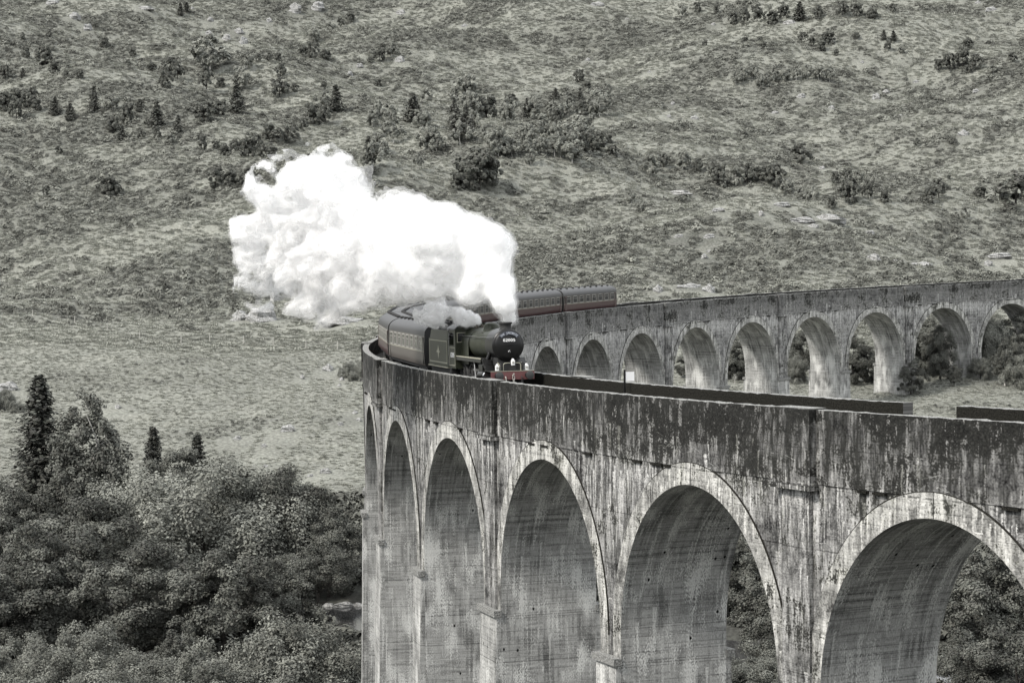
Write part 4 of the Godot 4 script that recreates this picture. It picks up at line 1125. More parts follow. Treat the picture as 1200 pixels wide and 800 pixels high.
func make_tufts():
	var rng := RandomNumberGenerator.new()
	rng.seed = 77
	var kinds := [clump_mesh(rng, 60, 0.75, 0.55, 0.15), clump_mesh(rng, 50, 0.6, 0.8, 0.16), blade_mesh(rng, 34, 0.6, 0.5, 0.05)]
	var bufs := [PackedFloat32Array(), PackedFloat32Array(), PackedFloat32Array()]
	var cs := cos(YAW)
	var sn := sin(YAW)
	var bare := {}                                # no tufts on the rocks
	for e in ROCKS:
		var q := tu_of(e[0], e[1])
		for i in range(-int(e[2]) - 3, int(e[2]) + 4): 
			for j in range(-5, 2): bare[Vector2i(int(q.x) + j, int(q.y) + i / 2)] = true
	for n in 300000:
		# two sowings: the hillside, and smaller tufts on the meadow; out to a little beyond the view
		var meadow := n >= 210000
		var t := sqrt(rng.randf_range(430.0 * 430.0, 960.0 * 960.0)) if not meadow else sqrt(rng.randf_range(262.0 * 262.0, 450.0 * 450.0))
		var half := 0.225 * t + 14.0
		var u := rng.randf_range(-half, half) - 4.0
		if bare.has(Vector2i(int(t), int(u))): continue
		var g := heather(t, u)
		var dark := rng.randf() < smoothstep(0.34, 0.7, g)
		if not dark and not meadow and rng.randf() < 0.3: continue
		var kind := 2 if not dark else (0 if rng.randf() < 0.6 else 1)
		var s := rng.randf_range(0.5, 1.25) * (1.0 if not meadow else 0.5)
		if dark and not meadow and rng.randf() < 0.08: s *= 1.7
		var a := rng.randf() * TAU
		var y := land_tu(t, u) - 0.08
		var k := (rng.randf_range(0.055, 0.12) if rng.randf() < 0.45 else rng.randf_range(0.12, 0.26)) if dark else rng.randf_range(0.23, 0.36)
		var c := cos(a) * s
		var e := sin(a) * s
		var sy := s * rng.randf_range(0.7, 1.3)
		bufs[kind].append_array(PackedFloat32Array([c, 0, e, EYE.x + t * sn + u * cs, 0, sy, 0, y, -e, 0, c, EYE.z - t * cs + u * sn, k, k * 1.015, k * 0.9, 1]))
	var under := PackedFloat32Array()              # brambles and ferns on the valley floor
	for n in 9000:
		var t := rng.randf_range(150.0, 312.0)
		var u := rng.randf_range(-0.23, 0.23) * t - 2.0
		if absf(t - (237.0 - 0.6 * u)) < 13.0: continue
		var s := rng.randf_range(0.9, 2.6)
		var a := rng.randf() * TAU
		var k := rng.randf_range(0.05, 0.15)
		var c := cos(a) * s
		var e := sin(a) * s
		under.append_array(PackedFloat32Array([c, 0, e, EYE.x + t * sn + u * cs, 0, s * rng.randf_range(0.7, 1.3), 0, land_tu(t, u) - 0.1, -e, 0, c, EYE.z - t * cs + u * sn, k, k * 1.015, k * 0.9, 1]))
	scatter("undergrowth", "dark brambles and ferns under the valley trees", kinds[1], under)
	scatter("heather", "low dark heather clumps covering the hillside", kinds[0], bufs[0])
	scatter("bracken", "taller bracken clumps among the hillside heather", kinds[1], bufs[1])
	scatter("grass", "pale rough grass tussocks on the meadow and slope", kinds[2], bufs[2])

# ---------------------------------------------------------------- the viaduct
func uvw(s: float, dep: float) -> Vector2: return Vector2(s / 72.4, dep / 12.4)

func make_viaduct():
	var vd := thing("concrete_viaduct", "long curved concrete railway viaduct with round arches and dark mossy parapet", "viaduct")
	var rng := RandomNumberGenerator.new()
	rng.seed = 5
	var jag := noise(61, 1.3, 2)
	for i in range(I0, I1 + 1):
		var sc := crown(i)
		var sa := pier_s(i - 1)
		var sb := pier_s(i)
		var shift := i * 7.3
		for side in [1, -1]:
			var sg := float(side)
			# spandrel wall from the band ledge down to the arch or the cap
			var mb := MB.new()
			var ds: Array[float] = [sa - sc, -AR - 0.001]
			for k in 41: ds.append(-AR * cos(PI * k / 40.0))
			ds.append(AR + 0.001); ds.append(sb - sc)
			var up := []; var lo := []; var uu := []; var ul := []
			for d in ds:
				var y := CAP
				if absf(d) <= AR: y = -DC - AR + sqrt(maxf(0.0, AR * AR - d * d))
				up.append(V(sc + d, HW * sg, BAND)); lo.append(V(sc + d, HW * sg, y))
				uu.append(uvw(sc + d + (0.0 if side > 0 else 23.0), -BAND)); ul.append(uvw(sc + d + (0.0 if side > 0 else 23.0), -y))
			mb.sheet([up, lo] if side > 0 else [lo, up], [uu, ul] if side > 0 else [ul, uu])
			part(vd, "spandrel_wall", mb.mesh(), M.wall if side > 0 else M.wall_far)
			# parapet: outer face 4 cm proud, uneven top, inner face
			parapet(vd, sa, sb, sg, jag)
			for k in 3:                             # short drip ledges along the deck joint
				var sl := rng.randf_range(sa + 1.8, sb - 1.8)
				mb = MB.new()
				block(mb, sl - rng.randf_range(0.25, 0.6), sl + rng.randf_range(0.25, 0.6), (HW - 0.05) * sg, (HW + rng.randf_range(0.1, 0.17)) * sg, BAND - 0.03, BAND - 0.12)
				part(vd, "drip_ledge", mb.mesh(false), M.moss)
			# arch ring, two halves with a joint at the crown
			for hf in [-1, 1]:
				mb = MB.new()
				var inner := []; var outer := []; var edge := []; var ui := []; var uo := []
				for k in 25:
					var an := 0.004 + (PI * 0.5 - 0.004) * k / 24.0
					var limit: float = (sb - sc) if hf > 0 else (sc - sa)
					var ro := minf(AR + 0.95, (limit - 0.002) / maxf(sin(an), 0.01))
					var y0 := -DC - AR
					inner.append(V(sc + hf * sin(an) * AR, (HW + 0.06) * sg, y0 + cos(an) * AR))
					outer.append(V(sc + hf * sin(an) * ro, (HW + 0.06) * sg, y0 + cos(an) * ro))
					edge.append(V(sc + hf * sin(an) * ro, (HW - 0.01) * sg, y0 + cos(an) * ro))
					ui.append(uvw(sc + hf * sin(an) * AR + 9.0, -(y0 + cos(an) * AR))); uo.append(uvw(sc + hf * sin(an) * ro + 9.0, -(y0 + cos(an) * ro)))
				var lim: float = minf(AR + 0.95, ((sb - sc) if hf > 0 else (sc - sa)) - 0.002)      # straight down to the cap
				inner.append(V(sc + hf * AR, (HW + 0.06) * sg, CAP + 0.04)); outer.append(V(sc + hf * lim, (HW + 0.06) * sg, CAP + 0.04)); edge.append(V(sc + hf * lim, (HW - 0.01) * sg, CAP + 0.04))
				ui.append(uvw(sc + hf * AR + 9.0, -CAP)); uo.append(uvw(sc + hf * lim + 9.0, -CAP))
				mb.sheet([outer, inner], [uo, ui])
				mb.sheet([edge, outer], [uo, uo])
				var ring := part(vd, "arch_ring", mb.mesh(), M.ring)
				mb = MB.new()                       # dark strip painted in for the shaded groove round the ring
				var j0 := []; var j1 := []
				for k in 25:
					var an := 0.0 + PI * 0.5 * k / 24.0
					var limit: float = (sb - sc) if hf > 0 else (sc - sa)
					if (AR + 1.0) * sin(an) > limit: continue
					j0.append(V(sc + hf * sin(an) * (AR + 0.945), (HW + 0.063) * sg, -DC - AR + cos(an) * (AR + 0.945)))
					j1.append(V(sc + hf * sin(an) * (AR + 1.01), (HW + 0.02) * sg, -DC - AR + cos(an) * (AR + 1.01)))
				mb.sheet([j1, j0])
				part(ring, "ring_shade_line", mb.mesh(), M.moss)
		# the barrel with its jambs, from one side of the viaduct to the other
		for hf in [-1, 1]:
			var mb := MB.new()
			var rows := []; var us := []
			var u0 := (posmod(i * 5 + hf * 2, 9)) / 9.0
			var ps := pier_s(i if hf > 0 else i - 1)
			var pf := V(ps, 0, 0)
			var foot := land(pf.x, pf.z) - top(ps) - 1.5
			for k in 23:
				var an := PI * 0.5 * mini(k, 20) / 20.0
				var x := sin(an) * AR
				var y := -DC - AR + cos(an) * AR
				var arc := an * AR
				if k > 20:
					y = CAP if k == 21 else foot
					arc += -DC - AR - y
				var row := []; var ur := []
				for j in 3:
					var o := (HW + 0.058) * (1.0 - j)
					row.append(V(sc + hf * x, o, y)); ur.append(Vector2(u0 + o / 15.6, arc / 32.0))
				rows.append(row); us.append(ur)
			mb.sheet(rows, us)
			part(vd, "arch_barrel", mb.mesh(), M.barrel)
	for i in range(I0, I1):
		make_pier(vd, i)
	# solid abutments at both ends
	for e in [[I0 - 1, -1.0], [I1, 1.0]]:
		var s0: float = pier_s(e[0])
		var mb := MB.new()
		for k in 6:
			var a: float = s0 + e[1] * k * 6.0
			var b: float = s0 + e[1] * (k + 1) * 6.0
			for sg: float in [1.0, -1.0]:
				mb.quad(V(a, HW * sg, 0), V(b, HW * sg, 0), V(b, HW * sg, -34), V(a, HW * sg, -34), uvw(a, 0), uvw(b, 0), uvw(b, 34), uvw(a, 34))
			mb.quad(V(a, HW, 0), V(b, HW, 0), V(b, -HW, 0), V(a, -HW, 0), uvw(a, 0), uvw(b, 0), uvw(b, 5), uvw(a, 5))
		mb.quad(V(s0, HW, 0), V(s0, -HW, 0), V(s0, -HW, -34), V(s0, HW, -34), uvw(0, 0), uvw(5, 0), uvw(5, 34), uvw(0, 34))
		part(vd, "abutment", mb.mesh(false), M.wall)

func parapet(vd: Node, sa: float, sb: float, sg: float, jag: FastNoiseLite):
	var cuts := [[sa, sb]]
	if sg < 0 and sa < -85.2 and sb > -85.2: cuts = [[sa, -85.2]]
	for c in cuts:
		var n := maxi(2, int((c[1] - c[0]) / 0.35))
		var a := []; var b := []; var d := []; var e := []; var ua := []; var ub := []; var g := []; var ug := []
		for k in n + 1:
			var s: float = lerpf(c[0], c[1], float(k) / n)
			var j := 0.035 * jag.get_noise_1d(s * 1.7 + sg * 91.0)
			var j2 := 0.035 * jag.get_noise_1d(s * 1.7 + sg * 31.0 + 500.0)
			var s2 := s + (0.0 if sg > 0 else 23.0)
			a.append(V(s, (HW + 0.04) * sg, j - 0.03)); b.append(V(s, (HW + 0.04) * sg, BAND))
			d.append(V(s, (HW - 0.42) * sg, j2 - 0.03)); e.append(V(s, (HW - 0.42) * sg, -1.35))
			g.append(V(s, HW * sg - 0.02 * sg, BAND - 0.0))
			ua.append(uvw(s2, 0.02)); ub.append(uvw(s2, -BAND)); ug.append(uvw(s2 + 11.0, 1.3))
		var mb := MB.new()
		if sg > 0:
			mb.sheet([a, b], [ua, ub]); mb.sheet([e, d], [ug, ua]); mb.sheet([b, g], [ub, ub])
		else:
			mb.sheet([b, a], [ub, ua]); mb.sheet([g, b], [ub, ub])
		for x in [0, n]:
			mb.quad(a[x], d[x], e[x], V(c[0] if x == 0 else c[1], (HW + 0.04) * sg, -1.35), ua[x], ua[x], ug[x], ug[x])
		var o := part(vd, "parapet", mb.mesh(), M.wall if sg > 0 else M.wall_far)
		mb = MB.new()
		mb.sheet([d, a] if sg > 0 else [a, d])
		part(o, "coping", mb.mesh(), M.coping)
		if sg < 0:
			mb = MB.new()
			mb.sheet([d, e], [ua, ug])
			part(o, "track_face", mb.mesh(), M.moss)
	if sg < 0 and sa < -85.2 and sb > -85.2:      # the opening in the inner parapet keeps its wall below deck level
		var mb := MB.new()
		mb.quad(V(-85.2, -(HW + 0.04), -0.95), V(sb, -(HW + 0.04), -0.95), V(sb, -(HW + 0.04), BAND), V(-85.2, -(HW + 0.04), BAND), uvw(1, 3), uvw(5, 3), uvw(5, 5), uvw(1, 5))
		mb.quad(V(-85.2, -(HW + 0.04), -0.95), V(sb, -(HW + 0.04), -0.95), V(sb, -(HW - 0.42), -0.95), V(-85.2, -(HW - 0.42), -0.95))
		mb.quad(V(-85.2, -(HW - 0.42), -1.35), V(sb, -(HW - 0.42), -1.35), V(sb, -(HW - 0.42), -0.95), V(-85.2, -(HW - 0.42), -0.95))
		part(vd, "low_kerb", mb.mesh(false), M.coping)

# a block that follows the viaduct: s from a to b, offset from o0 to o1, depth from y0 to y1
func block(mb: MB, a: float, b: float, o0: float, o1: float, y0: float, y1: float, grow := 0.0, us := 0.0):
	var q := []
	for y in [y0, y1]:
		var g := grow if y == y1 else 0.0
		for e in [[a - g, o0], [b + g, o0], [b + g, o1 + g * signf(o1)], [a - g, o1 + g * signf(o1)]]:
			q.append(V(e[0], e[1], y))
	var w := [b - a, absf(o1 - o0), b - a, absf(o1 - o0)]
	var fs := [[1, 0, 4, 5], [2, 1, 5, 6], [3, 2, 6, 7], [0, 3, 7, 4]]
	for k in 4:
		var f: Array = fs[k]
		var ww: float = w[k]
		mb.quad(q[f[0]], q[f[1]], q[f[2]], q[f[3]], Vector2(us, -y0), Vector2(us + ww, -y0), Vector2(us + ww, -y1), Vector2(us, -y1))
	mb.quad(q[0], q[1], q[2], q[3], Vector2(us, 0.3), Vector2(us + w[0], 0.3), Vector2(us + w[0], 0.8), Vector2(us, 0.8))
	mb.quad(q[7], q[6], q[5], q[4], Vector2(us, 0.3), Vector2(us + w[0], 0.3), Vector2(us + w[0], 0.8), Vector2(us, 0.8))

func scale_uv(mb: MB, k: Vector2):
	for i in mb.uv.size(): mb.uv[i] *= k

func make_pier(vd: Node, i: int):
	var s := pier_s(i)
	var half := (s - crown(i)) - AR
	var foot := V(s, 0, 0)
	var gy := land(foot.x, foot.z) - top(s) - 1.2
	# the shaft below the caps, standing a little proud of the wall above, with a slight batter
	var mb := MB.new()
	var q := []
	for y in [CAP - 0.3, gy]:
		var g: float = 0.0 if y > CAP - 1.0 else (CAP - gy) / 45.0
		for e in [[-1, -1], [1, -1], [1, 1], [-1, 1]]:
			q.append(V(s + e[0] * (half - 0.012), e[1] * (HW + 0.30 + g), y))
	var fs := [[1, 0, 4, 5], [2, 1, 5, 6], [3, 2, 6, 7], [0, 3, 7, 4]]
	for k in 4:
		var f: Array = fs[k]
		var ww := 2.0 * half if k % 2 == 0 else 5.2
		var u0 := posmod(i * 4 + k * 2, 9) / 9.0
		var d0 := 13.2
		mb.quad(q[f[0]], q[f[1]], q[f[2]], q[f[3]], Vector2(u0, d0 / 32.0), Vector2(u0 + ww / 15.6, d0 / 32.0), Vector2(u0 + ww / 15.6, (d0 - gy + CAP) / 32.0), Vector2(u0, (d0 - gy + CAP) / 32.0))
	mb.quad(q[0], q[1], q[2], q[3])
	part(vd, "pier", mb.mesh(false), M.barrel)
	for sg: float in [1.0, -1.0]:
		mb = MB.new()
		block(mb, s - half - 0.1, s + half + 0.1, (HW + 0.062) * sg, (HW + 0.46) * sg, CAP + 0.04, CAP - 0.3)
		part(vd, "pier_cap", mb.mesh(false), M.coping)
		if has_pilaster(i) and not (i == 0 and sg < 0):
			mb = MB.new()
			block(mb, s - 1.4, s + 1.4, (HW - 0.3) * sg, (HW + 0.36) * sg, 0.02, BAND - 0.05, 0.0, s + 0.3 + (0.0 if sg > 0 else 23.0))
			block(mb, s - 1.55, s + 1.55, (HW - 0.3) * sg, (HW + 0.5) * sg, BAND - 0.05, BAND - 0.24, 0.0, s)
			scale_uv(mb, Vector2(1.0 / 72.4, 1.0 / 12.4))
			var pl := part(vd, "pilaster", mb.mesh(false), M.wall if sg > 0 else M.wall_far)
			mb = MB.new()
			mb.quad(V(s - 1.4, (HW - 0.42) * sg, 0.035), V(s + 1.4, (HW - 0.42) * sg, 0.035), V(s + 1.4, (HW + 0.37) * sg, 0.035), V(s - 1.4, (HW + 0.37) * sg, 0.035))
			part(pl, "coping", mb.mesh(false), M.coping)
			mb = MB.new()
			block(mb, s - 1.05, s + 1.05, (HW - 0.2) * sg, (HW + 0.17) * sg, BAND - 0.24, CAP + 0.06, 0.0, s + 14.0)
			scale_uv(mb, Vector2(1.0 / 72.4, 1.0 / 12.4))
			part(vd, "pilaster_strip", mb.mesh(false), M.wall)

func make_track():
	var s0 := pier_s(I0 - 1) - 30.0
	var s1 := pier_s(I1) + 30.0
	var rows := []
	var s := s0
	while s < s1:
		rows.append([V(s, HW - 0.3, RAIL - 0.28), V(s, 1.6, RAIL - 0.16), V(s, -1.6, RAIL - 0.16), V(s, -HW + 0.3, RAIL - 0.28)])
		s += 2.0
	var mb := MB.new()
	mb.sheet(rows)
	var o := part(self, "track_bed", mb.mesh(), M.ballast)
	o.set_meta("kind", "structure")
	var tr := thing("railway_track", "single railway track of steel rails and sleepers along the viaduct deck", "railway track")
	for sg: float in [1.0, -1.0]:
		mb = MB.new()
		var rr := []
		s = s0
		while s < s1:
			var row := []
			for e in [[-0.07, -0.17], [-0.03, -0.05], [-0.035, 0.0], [0.035, 0.0], [0.03, -0.05], [0.07, -0.17]]:
				row.append(V(s, sg * 0.75 + e[0], RAIL + e[1]))
			rr.append(row)
			s += 1.5
		mb.sheet(rr)
		part(tr, "rail", mb.mesh(false), M.steel)
	mb = MB.new()
	s = s0
	while s < s1:
		var a := V(s, 0, RAIL - 0.1)
		var h := hd(s)
		mb.box(Vector3(-1.3, -0.12, -0.13), Vector3(1.3, 0.0, 0.13), Basis(Vector3.UP, -h), a)
		s += 0.72
	o = part(tr, "sleeper", mb.mesh(false), M.sleeper)
	o.set_meta("kind", "stuff")

# ---------------------------------------------------------------- the train
func lettering(parent: Node, called: String, text: String, high: float, where: Transform3D, m: Material, wide := 1.0):
	var tm := TextMesh.new()
	tm.text = text
	tm.font_size = 64
	tm.pixel_size = high / 48.0
	tm.depth = 0.012
	var f := SystemFont.new()
	f.font_names = PackedStringArray(["Droid Sans"])
	f.font_weight = 700
	tm.font = f
	var o := part(parent, called, tm, m, where)
	o.scale = Vector3(wide, 1, 1)
	return o

func wheel(parent: Node, x: float, z: float, r: float, spokes: int):
	var mb := MB.new()
	var sg := signf(x)
	mb.lathe(Vector3(x - 0.06 * sg, r, z), Vector3(sg, 0, 0), [[-0.03, r + 0.03], [0.0, r + 0.03], [0.02, r], [0.13, r], [0.13, r * 0.86], [0.03, r * 0.86], [-0.03, r * 0.86]], 28, false)
	var o := part(parent, "wheel", mb.mesh(), M.soot)
	mb = MB.new()
	mb.tube(Vector3(x - 0.05 * sg, r, z), Vector3(x + 0.1 * sg, r, z), r * 0.2, r * 0.18, 14)
	for k in spokes:
		var a := TAU * k / spokes
		mb.tube(Vector3(x, r, z), Vector3(x, r + sin(a) * r * 0.88, z + cos(a) * r * 0.88), 0.045, 0.035, 5, false)
	part(o, "spokes", mb.mesh(), M.soot)

func make_train():
	make_engine()
	make_tender()
	var b := -22.6
	for k in 8:
		make_coach(k, b + k * 20.3 + 0.35, b + (k + 1) * 20.3 - 0.35)

func make_engine():
	var g := thing("steam_locomotive", "green steam locomotive with black smokebox and red buffer beam leading the train", "locomotive", on_track(-40.4, -31.0))
	var mb := MB.new()
	# smokebox and its door
	var cy := 2.72
	mb.lathe(Vector3(0, cy, -0.86), Vector3(0, 0, -1), [[0.0, 0.80], [0.03, 0.90], [0.12, 0.92], [1.85, 0.92], [1.86, 0.86]], 40, false)
	var sb := part(g, "smokebox", mb.mesh(), M.black)
	mb = MB.new()
	mb.box(Vector3(-0.6, 1.25, -2.55), Vector3(0.6, 2.1, -0.98))
	part(sb, "saddle", mb.mesh(false), M.soot)
	mb = MB.new()
	mb.lathe(Vector3(0, cy, -0.88), Vector3(0, 0, 1), [[0.0, 0.80], [0.05, 0.78], [0.10, 0.66], [0.15, 0.44], [0.175, 0.2], [0.18, 0.0]], 36, false)
	var door := part(g, "smokebox_door", mb.mesh(), M.black)
	mb = MB.new()
	mb.tube(Vector3(0, cy - 0.3, -0.74), Vector3(0, cy - 0.3, -0.62), 0.06, 0.05, 10)
	mb.tube(Vector3(0, cy - 0.3, -0.63), Vector3(-0.08, cy - 0.38, -0.62), 0.018, 0.014, 6)
	mb.tube(Vector3(0, cy - 0.3, -0.61), Vector3(0.03, cy - 0.4, -0.60), 0.018, 0.014, 6)
	part(door, "door_handle", mb.mesh(), M.chrome)
	mb = MB.new()
	mb.path([Vector3(-0.45, cy + 0.02, -0.73), Vector3(0, cy + 0.04, -0.68), Vector3(0.45, cy + 0.02, -0.73)], 0.02)
	part(door, "door_rail", mb.mesh(), M.black)
	mb = MB.new()
	mb.box(Vector3(-0.3, cy + 0.2, -0.71), Vector3(0.3, cy + 0.36, -0.67))
	var plate := part(door, "number_plate", mb.mesh(false), M.black)
	lettering(door, "number", "62005", 0.17, Transform3D(Basis.IDENTITY, Vector3(0, cy + 0.28, -0.66)), M.white, 1.15)
	# curved headboard across the top of the smokebox
	mb = MB.new()
	var f := []; var r := []
	for k in 17:
		var a := lerpf(-0.85, 0.85, k / 16.0)
		f.append(Vector3(sin(a) * 0.56, cy + 0.14 + cos(a) * 0.56 - 0.12, -0.64)); r.append(Vector3(sin(a) * 0.8, cy + 0.14 + cos(a) * 0.76 - 0.12, -0.64))
	mb.sheet([f, r])
	var f2 := []; var r2 := []
	for k in 17:
		f2.append(f[k] - Vector3(0, 0, 0.04)); r2.append(r[k] - Vector3(0, 0, 0.04))
	mb.sheet([r2, f2]); mb.sheet([r, r2]); mb.sheet([f2, f])
	var hb := part(g, "headboard", mb.mesh(false), mat(grey(0.055, -0.1, 0.25), 0.4))
	var word := "THE JACOBITE"
	for k in word.length():
		if word[k] == " ": continue
		var a := lerpf(-0.72, 0.72, k / float(word.length() - 1))
		lettering(hb, "letter", word[k], 0.12, Transform3D(Basis(Vector3.BACK, -a), Vector3(sin(a) * 0.68, cy + 0.02 + cos(a) * 0.665, -0.632)), mat(grey(0.45, -0.05, 0.12), 0.5))
	# chimney, boiler, dome
	mb = MB.new()
	mb.lathe(Vector3(0, cy + 0.86, -1.4), Vector3.UP, [[-0.1, 0.46], [0.02, 0.36], [0.08, 0.31], [0.28, 0.31], [0.33, 0.38], [0.41, 0.38], [0.42, 0.30], [0.2, 0.27]], 24, false)
	part(g, "chimney", mb.mesh(), M.soot)
	mb = MB.new()
	mb.lathe(Vector3(0, cy - 0.02, -2.70), Vector3(0, 0, -1), [[0.0, 0.84], [2.2, 0.86], [4.0, 0.89]], 40, false)
	var bo := part(g, "boiler", mb.mesh(), M.green)
	for z in [-2.76, -4.0, -5.3, -6.62]:
		mb = MB.new()
		mb.lathe(Vector3(0, cy - 0.02, z), Vector3(0, 0, -1), [[0.0, 0.865 - z * 0.003], [0.07, 0.867 - z * 0.003]], 40, false)
		part(bo, "boiler_band", mb.mesh(), M.black)
	mb = MB.new()
	mb.lathe(Vector3(0, cy + 0.74, -4.75), Vector3.UP, [[-0.1, 0.62], [0.04, 0.5], [0.14, 0.46], [0.30, 0.44], [0.41, 0.34], [0.47, 0.18], [0.485, 0.0]], 24, false)
	part(g, "steam_dome", mb.mesh(), M.green)
	# firebox: round top, straight sides
	mb = MB.new()
	var rows := []
	for z in [-6.7, -8.5]:
		var row := []
		row.append(Vector3(-0.93, 1.5, z))
		for k in 21:
			var a := PI - PI * k / 20.0
			row.append(Vector3(cos(a) * 0.93, cy - 0.05 + sin(a) * 0.91, z))
		row.append(Vector3(0.93, 1.5, z))
		rows.append(row)
	mb.sheet(rows)
	part(g, "firebox", mb.mesh(), M.green)
	mb = MB.new()
	for x in [-0.16, 0.16]: mb.lathe(Vector3(x, cy + 0.8, -7.7), Vector3.UP, [[0.0, 0.1], [0.2, 0.09], [0.24, 0.06], [0.26, 0.0]], 12, false)
	part(g, "safety_valve", mb.mesh(), M.rust)
	# running plate with its step down at the front, and the valance under it
	for sg: float in [-1.0, 1.0]:
		mb = MB.new()
		mb.box(Vector3(minf(sg * 0.75, sg * 1.27), 1.93, -8.6), Vector3(maxf(sg * 0.75, sg * 1.27), 1.98, -2.2))
		mb.box(Vector3(minf(sg * 1.21, sg * 1.27), 1.72, -8.6), Vector3(maxf(sg * 1.21, sg * 1.27), 1.93, -2.3))
		var rp := part(g, "running_plate", mb.mesh(false), M.black)
		boxpart(rp, "edge_lining", Vector3(minf(sg * 1.272, sg * 1.278), 1.925, -8.6), Vector3(maxf(sg * 1.272, sg * 1.278), 1.985, -2.2), M.lining)
		# hand rail along the boiler
		mb = MB.new()
		mb.path([Vector3(sg * 0.84, cy + 0.44, -0.9), Vector3(sg * 0.9, cy + 0.42, -2.2), Vector3(sg * 0.95, cy + 0.42, -8.4)], 0.018)
		part(g, "hand_rail", mb.mesh(), M.chrome)
		# front steps down to the buffer beam
		mb = MB.new()
		var st := [Vector3(sg * 1.0, 1.95, -2.2), Vector3(sg * 1.0, 1.6, -1.7), Vector3(sg * 1.0, 1.33, -1.2)]
		for k in 2:
			mb.box(Vector3(sg * 1.0 - 0.25, -0.02, 0), Vector3(sg * 1.0 + 0.25, 0.03, 0.62), Basis(Vector3.RIGHT, 0.58), Vector3(0, st[k].y, st[k].z))
		part(g, "front_step", mb.mesh(false), M.black)
		# cylinder, steam pipe, rods
		mb = MB.new()
		mb.tube(Vector3(sg * 1.03, 1.0, -2.95), Vector3(sg * 1.03, 1.0, -1.85), 0.32, 0.32, 20)
		mb.tube(Vector3(sg * 1.03, 1.52, -3.0), Vector3(sg * 1.03, 1.52, -1.75), 0.19, 0.19, 16)
		mb.box(Vector3(minf(sg * 0.7, sg * 1.26), 1.0, -2.85), Vector3(maxf(sg * 0.7, sg * 1.26), 1.6, -1.95))
		var cl := part(g, "cylinder", mb.mesh(), M.black)
		mb = MB.new()
		mb.tube(Vector3(sg * 1.03, 1.0, -1.86), Vector3(sg * 1.03, 1.0, -1.81), 0.28, 0.2, 16)
		part(cl, "cylinder_cover", mb.mesh(), M.chrome)
		mb = MB.new()
		mb.tube(Vector3(sg * 0.75, 2.3, -2.1), Vector3(sg * 1.0, 1.65, -2.2), 0.11, 0.11, 12)
		part(g, "steam_pipe", mb.mesh(), M.black)
		mb = MB.new()
		mb.box(Vector3(sg * 0.98 - 0.03, 0.62, -8.2), Vector3(sg * 0.98 + 0.03, 0.74, -4.0))
		part(g, "coupling_rod", mb.mesh(false), M.steel)
		mb = MB.new()
		mb.tube(Vector3(sg * 1.06, 0.95, -3.9), Vector3(sg * 1.06, 0.7, -6.1), 0.05, 0.06, 8)
		mb.tube(Vector3(sg * 1.06, 1.0, -2.9), Vector3(sg * 1.06, 0.97, -3.9), 0.04, 0.04, 8)
		part(g, "connecting_rod", mb.mesh(), M.steel)
		mb = MB.new()
		mb.box(Vector3(sg * 1.08 - 0.03, 1.2, -4.9), Vector3(sg * 1.08 + 0.03, 1.32, -3.0))
		mb.tube(Vector3(sg * 1.1, 1.75, -4.6), Vector3(sg * 1.1, 0.8, -4.3), 0.035, 0.03, 6)
		part(g, "valve_gear", mb.mesh(false), M.steel)
		for z in [-4.05, -6.1, -8.15]: wheel(g, sg * 0.82, z, 0.79, 15)
		wheel(g, sg * 0.82, -1.55, 0.48, 9)
		# frames
		boxpart(g, "frame", Vector3(sg * 0.62 - 0.02, 0.75, -10.1), Vector3(sg * 0.62 + 0.02, 1.75, -0.05), M.soot)
		# lamps and brackets on the beam
		lamp(g, Vector3(sg * 0.84, 1.34, -0.18))
		mb = MB.new()
		mb.path([Vector3(sg * 0.5, 1.3, -0.12), Vector3(sg * 0.5, 1.66, -0.12), Vector3(sg * 0.42, 1.74, -0.12), Vector3(sg * 0.1, 1.75, -0.14)], 0.022)
		mb.path([Vector3(sg * 0.62, 1.3, -0.16), Vector3(sg * 0.66, 1.6, -0.3), Vector3(sg * 0.68, 1.75, -0.7)], 0.022)
		part(g, "grab_rail", mb.mesh(), M.lining)
		buffer(g, Vector3(sg * 0.865, 1.06, 0.0), 1.0)
	boxpart(g, "front_platform", Vector3(-1.22, 1.27, -2.1), Vector3(1.22, 1.31, 0.0), M.black)
	mb = MB.new()
	mb.box(Vector3(-1.24, 0.83, -0.06), Vector3(1.24, 1.29, 0.0))
	var beam := part(g, "buffer_beam", mb.mesh(false), M.red)
	boxpart(beam, "beam_edge", Vector3(-1.25, 1.29, -0.06), Vector3(1.25, 1.315, 0.012), M.lining)
	lamp(g, Vector3(0.05, 1.62, -0.1))
	mb = MB.new()
	mb.box(Vector3(-0.16, 1.33, -0.06), Vector3(0.2, 1.52, -0.02))
	part(g, "route_plate", mb.mesh(false), M.soot)
	coupling(g, 0.0, 1.0)
	mb = MB.new()
	mb.path([Vector3(-0.42, 1.0, 0.02), Vector3(-0.42, 0.9, 0.14), Vector3(-0.4, 0.55, 0.16), Vector3(-0.34, 0.42, 0.1)], 0.035)
	part(g, "brake_hose", mb.mesh(), M.blind)
	mb = MB.new()
	mb.path([Vector3(0.5, 1.0, 0.02), Vector3(0.5, 0.9, 0.12), Vector3(0.5, 0.6, 0.12)], 0.03)
	part(g, "steam_hose", mb.mesh(), M.soot)
	make_cab(g)

func lamp(g: Node, at: Vector3):
	var mb := MB.new()
	mb.box(at + Vector3(-0.095, 0.0, -0.08), at + Vector3(0.095, 0.28, 0.08))
	mb.tube(at + Vector3(0, 0.28, 0), at + Vector3(0, 0.37, 0), 0.075, 0.05, 10)
	var o := part(g, "lamp", mb.mesh(false), M.white)
	mb = MB.new()
	mb.tube(at + Vector3(0, 0.15, 0.08), at + Vector3(0, 0.15, 0.115), 0.07, 0.065, 12)
	part(o, "lens", mb.mesh(), M.blind)

